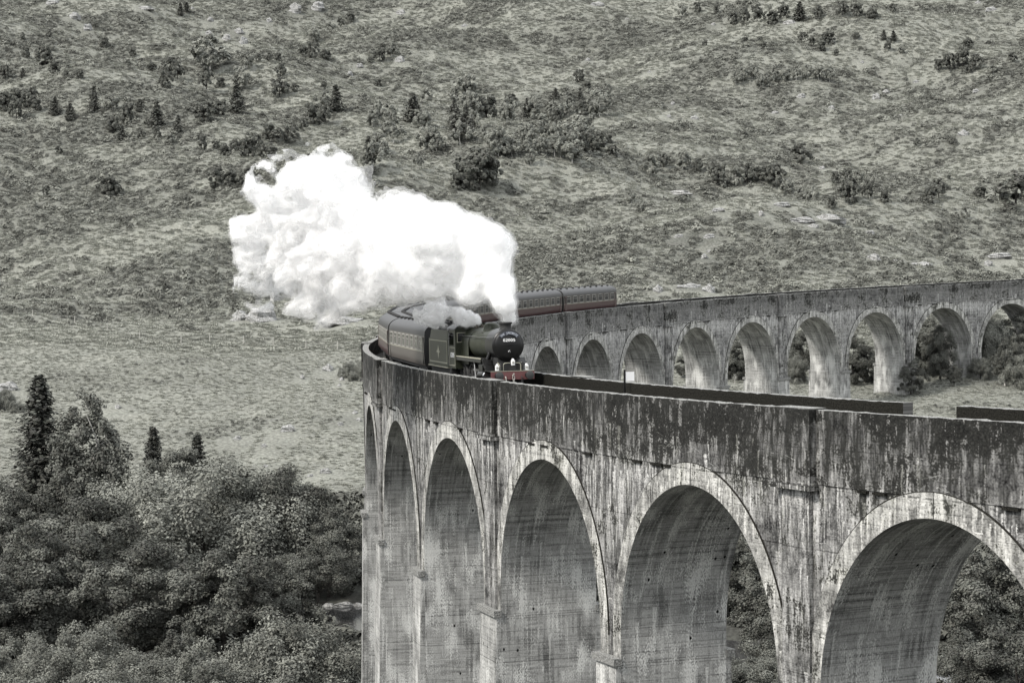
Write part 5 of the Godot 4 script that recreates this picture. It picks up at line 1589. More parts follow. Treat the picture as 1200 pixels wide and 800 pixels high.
func buffer(g: Node, at: Vector3, d: float):
	var mb := MB.new()
	mb.lathe(at, Vector3(0, 0, d), [[0.0, 0.17], [0.06, 0.16], [0.08, 0.12], [0.32, 0.10], [0.33, 0.07], [0.46, 0.07]], 16, false)
	var o := part(g, "buffer", mb.mesh(), M.black)
	mb = MB.new()
	mb.lathe(at + Vector3(0, 0, 0.46 * d), Vector3(0, 0, d), [[0.0, 0.07], [0.0, 0.21], [0.035, 0.235], [0.05, 0.22], [0.065, 0.0]], 20, false)
	part(o, "buffer_head", mb.mesh(), M.steel_dark)

func coupling(g: Node, z: float, d: float):
	var mb := MB.new()
	mb.path([Vector3(0, 1.06, z), Vector3(0, 1.06, z + 0.2 * d), Vector3(0, 1.16, z + 0.26 * d)], 0.04)
	for k in 3:
		var y := 0.98 - k * 0.2
		var q := []
		for j in 13:
			var a := TAU * j / 12.0
			q.append(Vector3(cos(a) * (0.06 if k % 2 == 0 else 0.025), y - 0.05 + sin(a) * 0.14, z + (0.2 + (sin(a * 1.0) * 0.0)) * d))
		mb.path(q, 0.022)
	part(g, "coupling", mb.mesh(), M.blind)

func make_cab(g: Node):
	var z0 := -8.5
	var z1 := -10.15
	var mb := MB.new()
	# front sheet with two look-out windows, built round the openings
	var hw := 1.3
	mb.box(Vector3(-hw, 1.2, z0 - 0.03), Vector3(hw, 2.75, z0))
	for sg: float in [-1.0, 1.0]:
		mb.box(Vector3(minf(sg * 1.18, sg * hw), 2.75, z0 - 0.03), Vector3(maxf(sg * 1.18, sg * hw), 3.45, z0))
	mb.box(Vector3(-0.55, 2.75, z0 - 0.03), Vector3(0.55, 3.5, z0))
	var rows := [[], []]
	for k in 13:
		var a := lerpf(-1.0, 1.0, k / 12.0)
		rows[0].append(Vector3(a * hw, 3.3, z0)); rows[1].append(Vector3(a * hw, 3.45 + 0.42 * sqrt(maxf(0.0, 1.0 - a * a * 0.97)), z0))
	mb.sheet(rows)
	var cab := part(g, "cab", mb.mesh(false), M.green)
	for sg: float in [-1.0, 1.0]:
		boxpart(cab, "front_window", Vector3(minf(sg * 0.55, sg * 1.18), 2.75, z0 - 0.02), Vector3(maxf(sg * 0.55, sg * 1.18), 3.3, z0 - 0.01), M.glass)
		mb = MB.new()
		for e in [[2.73, 2.77], [3.28, 3.32]]: mb.box(Vector3(minf(sg * 0.53, sg * 1.2), e[0], z0 + 0.003), Vector3(maxf(sg * 0.53, sg * 1.2), e[1], z0 + 0.02))
		for e in [0.53, 1.16]: mb.box(Vector3(minf(sg * e, sg * (e + 0.04)), 2.77, z0 + 0.003), Vector3(maxf(sg * e, sg * (e + 0.04)), 3.28, z0 + 0.02))
		part(cab, "window_frame", mb.mesh(false), M.lining)
		# side sheets with a cut-out above the waist
		mb = MB.new()
		mb.box(Vector3(minf(sg * 1.27, sg * 1.3), 1.2, z1), Vector3(maxf(sg * 1.27, sg * 1.3), 2.55, z0 - 0.031))
		mb.box(Vector3(minf(sg * 1.27, sg * 1.3), 2.55, z0 - 0.45), Vector3(maxf(sg * 1.27, sg * 1.3), 3.3, z0 - 0.031))
		mb.box(Vector3(minf(sg * 1.27, sg * 1.3), 3.3, z1), Vector3(maxf(sg * 1.27, sg * 1.3), 3.46, z0 - 0.031))
		var side := part(cab, "cab_side", mb.mesh(false), M.green)
		mb = MB.new()
		var x0 := sg * 1.301
		var x1 := sg * 1.312
		for e in [[1.36, 1.40, z1 + 0.1, z0 - 0.12], [2.4, 2.44, z1 + 0.1, z0 - 0.12]]: mb.box(Vector3(minf(x0, x1), e[0], e[2]), Vector3(maxf(x0, x1), e[1], e[3]))
		for e in [z1 + 0.1, z0 - 0.16]: mb.box(Vector3(minf(x0, x1), 1.4, e), Vector3(maxf(x0, x1), 2.4, e + 0.04))
		part(side, "lining", mb.mesh(false), M.lining)
		lettering(side, "number", "62005", 0.3, Transform3D(Basis(Vector3.UP, sg * PI * 0.5), Vector3(sg * 1.305, 1.98, (z0 + z1) * 0.5)), M.white, 0.95)
		mb = MB.new()
		mb.path([Vector3(sg * 1.33, 1.3, z1 + 0.02), Vector3(sg * 1.33, 3.3, z1 + 0.02)], 0.022)
		part(cab, "grab_rail", mb.mesh(), M.chrome)
		boxpart(cab, "cab_step", Vector3(minf(sg * 1.0, sg * 1.3), 0.5, z1), Vector3(maxf(sg * 1.0, sg * 1.3), 1.2, z1 + 0.5), M.soot)
	mb = MB.new()
	rows = []
	for z in [z0 + 0.08, z1 - 0.35]:
		var row := []
		for k in 15:
			var a := lerpf(-1.0, 1.0, k / 14.0)
			row.append(Vector3(a * 1.36, 3.46 + 0.42 * sqrt(maxf(0.0, 1.0 - a * a * 0.97)), z))
		rows.append(row)
	mb.sheet(rows)
	part(cab, "cab_roof", mb.mesh(), M.roof)
	boxpart(cab, "cab_floor", Vector3(-1.26, 1.2, z1), Vector3(1.26, 1.26, z0 - 0.04), M.soot)
	boxpart(cab, "backhead", Vector3(-0.8, 1.27, z0 - 0.3), Vector3(0.8, 3.1, z0 - 0.04), M.soot)

func make_tender():
	var g := thing("coal_tender", "green lined coal tender with pale crest coupled behind the locomotive cab", "tender", on_track(-29.9, -23.6))
	var L := 6.35
	var mb := MB.new()
	mb.box(Vector3(-1.3, 1.25, -L), Vector3(1.3, 2.85, -0.1))
	var tank := part(g, "tank", mb.mesh(false), M.green)
	for sg: float in [-1.0, 1.0]:
		# coal sheets leaning in a little above the tank
		mb = MB.new()
		mb.quad(Vector3(sg * 1.3, 2.85, -L * 0.93), Vector3(sg * 1.3, 2.85, -0.1), Vector3(sg * 1.22, 3.4, -0.5), Vector3(sg * 1.22, 3.4, -L * 0.93))
		mb.quad(Vector3(sg * 1.27, 2.85, -L * 0.93), Vector3(sg * 1.27, 2.85, -0.1), Vector3(sg * 1.19, 3.4, -0.5), Vector3(sg * 1.19, 3.4, -L * 0.93))
		mb.quad(Vector3(sg * 1.22, 3.4, -L * 0.93), Vector3(sg * 1.22, 3.4, -0.5), Vector3(sg * 1.19, 3.4, -0.5), Vector3(sg * 1.19, 3.4, -L * 0.93))
		part(g, "coal_rail", mb.mesh(false), M.green)
		mb = MB.new()
		var x0 := minf(sg * 1.302, sg * 1.314)
		var x1 := maxf(sg * 1.302, sg * 1.314)
		for e in [1.42, 2.72]: mb.box(Vector3(x0, e, -L + 0.25), Vector3(x1, e + 0.05, -0.35))
		for e in [-L + 0.25, -0.42]: mb.box(Vector3(x0, 1.47, e), Vector3(x1, 2.72, e + 0.07))
		part(tank, "lining", mb.mesh(false), M.lining)
		mb = MB.new()      # crest: a lozenge with a ring and a small beast shape above
		var zc := -L * 0.5
		var xx := sg * 1.312
		mb.tri(Vector3(xx, 2.5, zc), Vector3(xx, 2.1, zc - 0.28), Vector3(xx, 2.1, zc + 0.28))
		mb.tri(Vector3(xx, 1.62, zc), Vector3(xx, 2.1, zc + 0.28), Vector3(xx, 2.1, zc - 0.28))
		mb.box(Vector3(minf(xx, sg * 1.32), 2.02, zc - 0.5), Vector3(maxf(xx, sg * 1.32), 2.14, zc + 0.5))
		part(tank, "crest", mb.mesh(false), M.lining)
		boxpart(g, "frame", Vector3(minf(sg * 1.08, sg * 1.14), 0.62, -L), Vector3(maxf(sg * 1.08, sg * 1.14), 1.25, -0.1), M.soot)
		boxpart(g, "foot_plate", Vector3(minf(sg * 1.1, sg * 1.36), 1.16, -L), Vector3(maxf(sg * 1.1, sg * 1.36), 1.22, -0.05), M.lining)
		for z in [-1.2, -3.2, -5.2]: wheel(g, sg * 0.82, z, 0.6, 10)
		buffer(g, Vector3(sg * 0.865, 1.06, -L), -0.8)
	var rng := RandomNumberGenerator.new()
	rng.seed = 4
	mb = MB.new()
	for k in 260:
		var z := rng.randf_range(-L * 0.88, -0.6)
		var x := rng.randf_range(-1.05, 1.05)
		var y := 2.9 + 0.55 * (1.0 - absf(x)) * rng.randf_range(0.3, 1.0)
		var s := rng.randf_range(0.08, 0.2)
		mb.box(Vector3(-s, -s, -s), Vector3(s, s * 0.8, s * 0.9), Basis.from_euler(Vector3(rng.randf() * 6, rng.randf() * 6, rng.randf() * 6)), Vector3(x, y, z))
	var o := part(g, "coal", mb.mesh(false), M.coal)
	o.set_meta("kind", "stuff")
	boxpart(g, "coal_floor", Vector3(-1.25, 2.85, -L * 0.95), Vector3(1.25, 2.95, -0.3), M.coal)

const COACH_LABELS := ["brown-grey passenger coach directly behind the coal tender", "second passenger coach, its dark roof curving behind the first coach", "third passenger coach, roof half lost in the steam at the bend", "fourth passenger coach veiled by steam on the far side of the bend", "fifth passenger coach hidden mostly behind the white steam", "sixth passenger coach emerging below the steam on the far viaduct", "maroon passenger coach last but one on the far viaduct", "last maroon passenger coach at the tail of the train"]

func make_coach(k: int, s0: float, s1: float):
	var g := thing("passenger_coach", COACH_LABELS[k], "coach", on_track(s0, s1), "coaches of the steam train")
	var L := s1 - s0 - 0.1
	var lower: Material = M.greyed if k == 0 else M.maroon
	var upper: Material = M.greyed_upper if k == 0 else M.maroon_upper
	# side profile: slight tumblehome, curving into the roof
	var prof := [[1.33, 1.05], [1.39, 1.45], [1.40, 1.95], [1.39, 2.4], [1.35, 2.92]]
	var rprof := []
	for j in 15:
		var a := lerpf(0.0, PI, j / 14.0)
		rprof.append([cos(a) * 1.37, 2.92 + pow(sin(a), 0.8) * 0.86])
	for sg: float in [-1.0, 1.0]:
		for half in 2:
			var mb := MB.new()
			var rows := []
			for z in [0.0, -L]:
				var row := []
				for q in (prof.slice(0, 3) if half == 0 else prof.slice(2)):
					row.append(Vector3(q[0] * sg, q[1], z))
				rows.append(row)
			mb.sheet(rows)
			part(g, "lower_side" if half == 0 else "upper_side", mb.mesh(), lower if half == 0 else upper)
		boxpart(g, "waist_line", Vector3(minf(sg * 1.402, sg * 1.412), 1.90, -L), Vector3(maxf(sg * 1.402, sg * 1.412), 1.94, 0.0), M.lining)
		var n := 8
		for w in n:
			var z := -1.7 - (L - 3.4) * w / (n - 1.0)
			window(g, sg, z, 1.25)
		for z in [-0.7, -L + 0.7]:
			var mb := MB.new()
			mb.box(Vector3(minf(sg * 1.404, sg * 1.42), 1.15, z - 0.32), Vector3(maxf(sg * 1.404, sg * 1.42), 2.85, z + 0.32))
			var door := part(g, "door", mb.mesh(false), lower)
			boxpart(door, "door_window", Vector3(minf(sg * 1.421, sg * 1.426), 2.02, z - 0.2), Vector3(maxf(sg * 1.421, sg * 1.426), 2.72, z + 0.2), M.glass)
			boxpart(door, "door_handle", Vector3(minf(sg * 1.421, sg * 1.45), 1.8, z - 0.24), Vector3(maxf(sg * 1.421, sg * 1.45), 1.85, z - 0.12), M.chrome)
	var mb := MB.new()
	var rows := []
	for z in [0.03, -L - 0.03]:
		var row := []
		for q in rprof: row.append(Vector3(q[0], q[1], z))
		rows.append(row)
	mb.sheet(rows)
	var roof := part(g, "roof", mb.mesh(), M.roof)
	for e in 9:
		mb = MB.new()
		var z := -1.2 - (L - 2.4) * e / 8.0
		for x in [-0.55, 0.55]: mb.lathe(Vector3(x, 3.66, z), Vector3.UP, [[0.0, 0.12], [0.1, 0.12], [0.12, 0.17], [0.2, 0.15], [0.22, 0.0]], 10, false)
		part(roof, "roof_vent", mb.mesh(), M.soot)
	for z in [0.0, -L]:
		var d := 1.0 if z == 0.0 else -1.0
		mb = MB.new()
		var pr := []
		for q in prof: pr.append(Vector3(q[0], q[1], z))
		for j in range(0, 15): pr.append(Vector3(rprof[j][0], rprof[j][1], z))
		for q in range(prof.size() - 1, -1, -1): pr.append(Vector3(-prof[q][0], prof[q][1], z))
		for j in range(pr.size() - 1): mb.tri(Vector3(0, 2.2, z), pr[j], pr[j + 1])
		mb.tri(Vector3(0, 2.2, z), pr[pr.size() - 1], pr[0])
		part(g, "end_wall", mb.mesh(false), M.soot)
		mb = MB.new()
		mb.box(Vector3(-0.5, 1.1, minf(z, z + 0.38 * d)), Vector3(0.5, 3.2, maxf(z, z + 0.38 * d)))
		part(g, "gangway", mb.mesh(false), M.soot)
		for sg: float in [-1.0, 1.0]: buffer(g, Vector3(sg * 0.865, 1.06, z), 0.7 * d)
	boxpart(g, "underframe", Vector3(-1.2, 0.85, -L), Vector3(1.2, 1.06, 0.0), M.soot)
	for z in [-2.6, -L + 2.6]:
		mb = MB.new()
		for sg: float in [-1.0, 1.0]: mb.box(Vector3(minf(sg * 0.95, sg * 1.07), 0.42, z - 1.7), Vector3(maxf(sg * 0.95, sg * 1.07), 0.72, z + 1.7))
		mb.box(Vector3(-1.0, 0.5, z - 0.3), Vector3(1.0, 0.85, z + 0.3))
		var bg := part(g, "bogie", mb.mesh(false), M.soot)
		for e in [-1.3, 1.3]:
			mb = MB.new()
			for sg: float in [-1.0, 1.0]: mb.tube(Vector3(sg * 0.72, 0.46, z + e), Vector3(sg * 0.86, 0.46, z + e), 0.46, 0.45, 18)
			mb.tube(Vector3(-0.72, 0.46, z + e), Vector3(0.72, 0.46, z + e), 0.08, 0.08, 8, false)
			part(bg, "wheelset", mb.mesh(), M.soot)

func window(g: Node, sg: float, z: float, wide: float):
	var x := sg * 1.385
	var mb := MB.new()
	var a := Vector3(minf(sg * 1.36, sg * 1.408), 2.03, z - wide * 0.5)
	var b := Vector3(maxf(sg * 1.36, sg * 1.408), 2.78, z + wide * 0.5)
	mb.box(Vector3(a.x, a.y - 0.05, a.z - 0.05), Vector3(b.x, a.y, b.z + 0.05))
	mb.box(Vector3(a.x, b.y, a.z - 0.05), Vector3(b.x, b.y + 0.05, b.z + 0.05))
	mb.box(Vector3(a.x, a.y, a.z - 0.05), Vector3(b.x, b.y, a.z))
	mb.box(Vector3(a.x, a.y, b.z), Vector3(b.x, b.y, b.z + 0.05))
	mb.box(Vector3(a.x, 2.53, a.z), Vector3(b.x, 2.56, b.z))
	var o := part(g, "window", mb.mesh(false), M.blind)
	boxpart(o, "pane", Vector3(minf(x, x + sg * 0.012), 2.03, z - wide * 0.5), Vector3(maxf(x, x + sg * 0.012), 2.53, z + wide * 0.5), M.glass)
	boxpart(o, "vent_pane", Vector3(minf(x, x + sg * 0.012), 2.56, z - wide * 0.5), Vector3(maxf(x, x + sg * 0.012), 2.78, z + wide * 0.5), M.glass)

# ---------------------------------------------------------------- steam
# blobs: [right, up, back, radius, density] in metres from the chimney; billows come from cellular noise
func steam_shape(g: Node, origin: Vector3, blobs: Array, cell: float, lumps: float, levels: Array, thin_from: float, thin_to: float):
	var rt := Vector3(cos(YAW), 0, sin(YAW))
	var bk := Vector3(sin(YAW), 0, -cos(YAW))
	var lo := Vector3(1e9, 1e9, 1e9)
	var hi := -lo
	for b in blobs:
		var r: float = b[3] + lumps * 1.6 + 0.4
		lo = lo.min(Vector3(b[0] - r, b[1] - r, b[2] - r))
		hi = hi.max(Vector3(b[0] + r, b[1] + r, b[2] + r))
	var nx := int((hi.x - lo.x) / cell) + 2
	var ny := int((hi.y - lo.y) / cell) + 2
	var nz := int((hi.z - lo.z) / cell) + 2
	var f := PackedFloat32Array()
	f.resize(nx * ny * nz)
	f.fill(-9.0)
	for b in blobs:
		var c := (Vector3(b[0], b[1], b[2]) - lo) / cell
		var r: float = b[3] / cell
		var e := r + (lumps * 1.6 + 0.4) / cell
		for z in range(maxi(0, int(c.z - e)), mini(nz, int(c.z + e) + 1)):
			for y in range(maxi(0, int(c.y - e)), mini(ny, int(c.y + e) + 1)):
				var dd := (z - c.z) * (z - c.z) + (y - c.y) * (y - c.y)
				if dd > e * e: continue
				var row := (z * ny + y) * nx
				for x in range(maxi(0, int(c.x - e)), mini(nx, int(c.x + e) + 1)):
					var d := (r - sqrt(dd + (x - c.x) * (x - c.x))) * cell
					var q := f[row + x]
					# smooth maximum
					if d > q - 0.8:
						var k := clampf(0.5 + (d - q) / 1.6, 0.0, 1.0)
						f[row + x] = lerpf(q, d, k) + 0.8 * k * (1.0 - k)
	var c1 := noise(91, 0.55 / lumps * 0.9, 1, FastNoiseLite.TYPE_CELLULAR)
	c1.cellular_return_type = FastNoiseLite.RETURN_DISTANCE
	var c2 := noise(92, 1.5 / lumps * 0.9, 1, FastNoiseLite.TYPE_CELLULAR)
	c2.cellular_return_type = FastNoiseLite.RETURN_DISTANCE
	var wisp := noise(93, 0.42, 4)
	for z in nz:
		for y in ny:
			var row := (z * ny + y) * nx
			for x in nx:
				var q := f[row + x]
				if q < -lumps * 1.7 - 0.3: continue
				var px := lo.x + x * cell
				var py := lo.y + y * cell
				var pz := lo.z + z * cell
				if q < 2.4:
					q += lumps * (-0.75 * c1.get_noise_3d(px, py, pz) - 0.34 * c2.get_noise_3d(px, py, pz) - 0.35)
					var w := smoothstep(thin_from, thin_to, px)      # the old end of the plume is torn into wisps
					if w > 0.0: q += w * 4.8 * wisp.get_noise_3d(px, py * 1.3, pz) - w * 0.35
				f[row + x] = q
	for lv in levels:
		var ff := f
		if lv[0] == 0.0:                     # the dense heart stops short of the torn end
			ff = f.duplicate()
			for k in ff.size():
				if ff[k] > -1.0: ff[k] -= 1.5 * smoothstep(thin_from * 0.8, thin_to * 0.9, lo.x + (k % nx) * cell)
		if lv[0] < 0.0:                      # the thin outer layers reach out only round the torn end
			ff = f.duplicate()
			var tear := noise(95 + int(lv[0] * -20.0), 0.9 / lumps, 3)
			for z in nz:
				for y in ny:
					var row := (z * ny + y) * nx
					for x in nx:
						var q := f[row + x]
						if q < -2.6 or q > 2.0: continue
						var w := smoothstep(thin_from * 0.4, thin_to * 0.9, lo.x + x * cell)
						ff[row + x] = q - (lv[0] + 0.45 * w) * lerpf(0.25, 1.0, w) + lumps * lerpf(0.12, 1.0, w) * 1.1 * tear.get_noise_3d(lo.x + x * cell, lo.y + y * cell, lo.z + z * cell)
		var m := nets(ff, nx, ny, nz, 0.0, lo, cell, rt, bk, origin)
		if m: part(g, lv[1], m, lv[2])

func nets(f: PackedFloat32Array, nx: int, ny: int, nz: int, iso: float, lo: Vector3, cell: float, rt: Vector3, bk: Vector3, origin: Vector3) -> ArrayMesh:
	var id := PackedInt32Array()
	id.resize(nx * ny * nz)
	id.fill(-1)
	var v := PackedVector3Array()
	var ix := PackedInt32Array()
	var sx := 1
	var sy := nx
	var sz := nx * ny
	var off := [0, 1, sy, sy + 1, sz, sz + 1, sz + sy, sz + sy + 1]
	for z in nz - 1:
		for y in ny - 1:
			var row := (z * ny + y) * nx
			for x in nx - 1:
				var a := row + x
				var n := 0
				for o in off:
					if f[a + o] > iso: n += 1
				if n == 0 or n == 8: continue
				var sum := Vector3.ZERO
				var cnt := 0
				for e in [[0, 1], [2, 3], [4, 5], [6, 7], [0, 2], [1, 3], [4, 6], [5, 7], [0, 4], [1, 5], [2, 6], [3, 7]]:
					var p := f[a + off[e[0]]] - iso
					var q := f[a + off[e[1]]] - iso
					if (p > 0.0) != (q > 0.0):
						var t := p / (p - q)
						var c0 := Vector3(e[0] & 1, (e[0] >> 1) & 1, (e[0] >> 2) & 1)
						var c1 := Vector3(e[1] & 1, (e[1] >> 1) & 1, (e[1] >> 2) & 1)
						sum += c0.lerp(c1, t)
						cnt += 1
				var w := lo + (Vector3(x, y, z) + sum / cnt) * cell
				id[a] = v.size()
				v.append(origin + rt * w.x + Vector3.UP * w.y + bk * w.z)
	for z in range(1, nz - 1):
		for y in range(1, ny - 1):
			var row := (z * ny + y) * nx
			for x in range(1, nx - 1):
				var a := row + x
				if id[a] < 0: continue
				var ins := f[a] > iso
				for ax in 3:
					var st: int = [sx, sy, sz][ax]
					if (f[a + st] > iso) == ins: continue
					var u: int = [sy, sz, sx][ax]
					var w: int = [sz, sx, sy][ax]
					var q0 := id[a]; var q1 := id[a - u]; var q2 := id[a - u - w]; var q3 := id[a - w]
					if q0 < 0 or q1 < 0 or q2 < 0 or q3 < 0: continue
					if ins: ix.append_array(PackedInt32Array([q0, q1, q2, q0, q2, q3]))
					else: ix.append_array(PackedInt32Array([q0, q2, q1, q0, q3, q2]))
	if ix.is_empty(): return null
	var nn := PackedVector3Array()
	nn.resize(v.size())
	for i in range(0, ix.size(), 3):
		var q := (v[ix[i + 2]] - v[ix[i]]).cross(v[ix[i + 1]] - v[ix[i]])
		nn[ix[i]] += q; nn[ix[i + 1]] += q; nn[ix[i + 2]] += q
	for i in nn.size(): nn[i] = nn[i].normalized() if nn[i].length_squared() > 1e-20 else Vector3.UP
	var arr := []
	arr.resize(Mesh.ARRAY_MAX)
	arr[Mesh.ARRAY_VERTEX] = v
	arr[Mesh.ARRAY_NORMAL] = nn
	arr[Mesh.ARRAY_INDEX] = ix
	var m := ArrayMesh.new()
	m.add_surface_from_arrays(Mesh.PRIMITIVE_TRIANGLES, arr)
	return m

func make_steam():
	var at := on_track(-40.4, -31.0) * Vector3(0, 4.0, -1.75)
	var g := thing("steam_cloud", "large white billowing steam cloud blown back from the locomotive chimney", "steam")
	const BIG := [[0.27, 0.30, 0.90, 0.20], [0.14, 0.92, -0.09, 0.36], [-0.24, 1.74, 0.97, 0.69], [-0.62, 2.59, 1.75, 0.89], [-0.90, 3.41, 1.96, 1.06], [-1.49, 4.12, 2.96, 1.23], [-0.75, 4.37, 2.16, 0.98], [-2.48, 4.35, 3.92, 1.48], [-3.68, 4.62, 3.32, 1.72], [-3.98, 3.13, 4.28, 1.57], [-4.98, 4.85, 5.42, 1.75], [-5.99, 3.62, 5.43, 1.83], [-6.23, 5.35, 5.66, 1.50], [-7.37, 4.07, 8.16, 1.87], [-8.73, 4.30, 9.65, 1.72], [-8.99, 2.78, 9.39, 1.54], [-10.00, 3.56, 9.44, 1.63], [-11.15, 4.30, 11.20, 1.56], [-11.27, 2.52, 10.42, 1.21], [-11.91, 1.34, 11.69, 0.57], [-10.57, 1.25, 9.69, 0.69], [-12.54, 5.33, 12.59, 1.14], [-13.17, 3.49, 13.35, 1.15], [-14.01, 4.79, 14.13, 0.97], [-14.42, 2.43, 14.11, 0.71], [-14.40, 3.85, 14.25, 0.75], [-13.36, 6.89, 13.24, 1.05], [-12.20, 7.35, 12.03, 1.05], [-10.87, 7.54, 11.61, 1.04], [-9.75, 8.14, 9.13, 0.77], [-9.16, 6.61, 9.04, 1.03], [-11.14, 8.58, 11.32, 0.56], [-14.17, 6.38, 13.45, 0.62], [-15.09, 1.79, 14.45, 0.31], [-8.13, 1.57, 7.44, 0.76], [-6.53, 2.22, 5.81, 0.92], [-4.48, 2.45, 4.08, 0.91], [-2.50, 2.54, 3.89, 0.99], [-5.62, 1.34, 5.05, 0.33], [-10.03, 0.41, 9.06, 0.34], [-1.75, 1.48, 1.95, 0.57], [-15.02, 5.07, 14.31, 0.49], [-12.79, 8.09, 13.00, 0.53], [-13.74, 7.89, 12.46, 0.39]]
	steam_shape(g, at, BIG, 0.17, 0.75, [[0.0, "billow", M.steam], [-0.05, "veil", M.veil0], [-0.3, "veil", M.veil1], [-0.6, "veil", M.veil2], [-1.0, "veil", M.veil3]], -5.5, -13.5)
	at = on_track(-40.4, -31.0) * Vector3(0, 3.85, -7.7)
	g = thing("steam_jet", "small white steam jet blowing back over the locomotive cab roof", "steam")
	var jet := []
	for k in 9:
		var q := k / 8.0
		jet.append([-0.15 - q * 2.9, 0.1 + q * 0.75 + sin(k * 1.9) * 0.12, q * 1.2, 0.10 + q * 0.30, 1.0])
	steam_shape(g, at, jet, 0.085, 0.22, [[0.0, "billow", M.steam], [-0.07, "veil", M.veil0], [-0.16, "veil", M.veil1], [-0.26, "veil", M.veil2]], -1.2, -3.2)

# ---------------------------------------------------------------- trees and bushes
func leaf(mb: MB, o: Vector3, d: Vector3, z: float, rng: RandomNumberGenerator):
	var s := d.cross(Vector3(rng.randf_range(-1, 1), rng.randf_range(-1, 1), rng.randf_range(-1, 1))).normalized()
	var b := d.cross(s)
	mb.quad(o - s * z * 0.5, o + b * z * 0.85, o + s * z * 0.5, o - b * z * 0.85)

# leafy sprays set through an egg-shaped crown; h = height of the tree. Leaves sit on the outer, upper side of each spray.
func broad_crown(rng: RandomNumberGenerator, h: float, rad: float, low: float, sprays: int, per: int, size: float, lo: float, hi: float, upright := 0.0, loose := 0.75) -> ArrayMesh:
	var mb := MB.new()
	var lump := noise(rng.randi() % 9999, 0.9 / rad, 2)
	for k in sprays:
		var a := rng.randf() * TAU
		var y := rng.randf_range(-0.9, 1.0)
		var q := sqrt(1.0 - y * y)
		var dir := Vector3(cos(a) * q, y, sin(a) * q)
		var k2 := clampf(0.86 + 0.6 * lump.get_noise_3dv(dir * rad), 0.55, 1.04) * (rng.randf_range(0.74, 1.0) if rng.randf() < 0.85 else rng.randf_range(0.3, 0.7))
		var half := (h - low) * 0.5
		var c := Vector3(dir.x * rad * k2, low + half + dir.y * half * k2, dir.z * rad * k2)
		var sr := rad * rng.randf_range(0.16, 0.31)
		var tone := rng.randf_range(lo, hi)
		var lean := (dir + Vector3(0, 0.7, 0)).normalized()
		for j in per:
			var e := Vector3(rng.randfn(), rng.randfn(), rng.randfn()).normalized()
			if e.dot(lean) < -0.25: e = -e
			var o := c + e * sr * (pow(rng.randf(), 0.5)) * Vector3(1.0, 0.75 + upright, 1.0)
			mb.tint = Color(1.0, 1.02, 0.91) * (tone * rng.randf_range(0.75, 1.3))
			mb.tint.a = 1.0
			leaf(mb, o, (e + Vector3(0, 0.25, 0) + Vector3(rng.randf_range(-loose, loose), rng.randf_range(-loose, loose), rng.randf_range(-loose, loose))).normalized(), size * rng.randf_range(0.6, 1.3), rng)
	return mb.mesh(false)

func conifer_crown(rng: RandomNumberGenerator, h: float, rad: float, low: float, whorls: int, arms: int, per: int, size: float, lo: float, hi: float, sweep := -0.1) -> ArrayMesh:
	var mb := MB.new()
	for k in whorls:
		var q := float(k) / whorls
		var y := lerpf(low, h * 0.985, q)
		var ln := rad * pow(1.0 - q, 0.75) * rng.randf_range(0.75, 1.1) + 0.12
		var na := maxi(3, int(arms * (1.0 - q * 0.55)))
		for j in na:
			var a := TAU * (j + rng.randf_range(-0.35, 0.35)) / na + k * 1.3
			var l2 := ln * rng.randf_range(0.55, 1.15)
			var tone := rng.randf_range(lo, hi)
			for i in per:
				var e := (i + rng.randf()) / per
				var o := Vector3(cos(a) * l2 * e, y + l2 * sweep * e + rng.randf_range(-0.18, 0.18) * l2 * 0.5, sin(a) * l2 * e)
				o += Vector3(rng.randf_range(-1, 1), 0, rng.randf_range(-1, 1)) * l2 * 0.16
				mb.tint = Color(1.0, 1.02, 0.91) * (tone * rng.randf_range(0.6, 1.35))
				mb.tint.a = 1.0
				leaf(mb, o, Vector3(rng.randf_range(-0.7, 0.7) + cos(a) * 0.4, 1.0, rng.randf_range(-0.7, 0.7) + sin(a) * 0.4).normalized(), size * rng.randf_range(0.6, 1.3), rng)
	return mb.mesh(false)

func trunk_mesh(rng: RandomNumberGenerator, h: float, r: float, limbs: int, reach: float) -> ArrayMesh:
	var mb := MB.new()
	var p := Vector3(0, -0.6, 0)
	var pts := [p]
	for k in 5:
		p = Vector3(rng.randf_range(-0.03, 0.03) * h, h * (k + 1) / 5.0, rng.randf_range(-0.03, 0.03) * h)
		pts.append(p)
	for k in 5: mb.tube(pts[k], pts[k + 1], r * (1.0 - k * 0.18), r * (1.0 - (k + 1) * 0.18), 8, false)
	for k in limbs:
		var q := rng.randf_range(0.3, 0.92)
		var a := rng.randf() * TAU
		var o: Vector3 = (pts[int(q * 5)] as Vector3).lerp(pts[mini(int(q * 5) + 1, 5)], q * 5 - int(q * 5))
		var e := o + Vector3(cos(a), 0.75, sin(a)) * reach * (1.1 - q) * rng.randf_range(0.7, 1.1)
		mb.tube(o, e, r * 0.4 * (1.1 - q), r * 0.1, 6, false)
	return mb.mesh()

func plant_at(proto: Node3D, called: String, at: Vector3, turn: float, size: Vector3, label: String, category: String, group := "") -> Node3D:
	var o: Node3D = proto.duplicate()
	o.name = numbered(called)
	add_child(o)
	o.transform = Transform3D(Basis(Vector3.UP, turn).scaled(size), at)
	tag(o, label, category, group)
	return o

func proto(crown_mesh: Mesh, trunk: Mesh, bark: Material, foliage := "crown") -> Node3D:
	var o := Node3D.new()
	var t := MeshInstance3D.new()
	t.name = "trunk"; t.mesh = trunk; t.material_override = bark
	o.add_child(t)
	var c := MeshInstance3D.new()
	c.name = foliage; c.mesh = crown_mesh; c.material_override = M.leaf
	o.add_child(c)
	return o

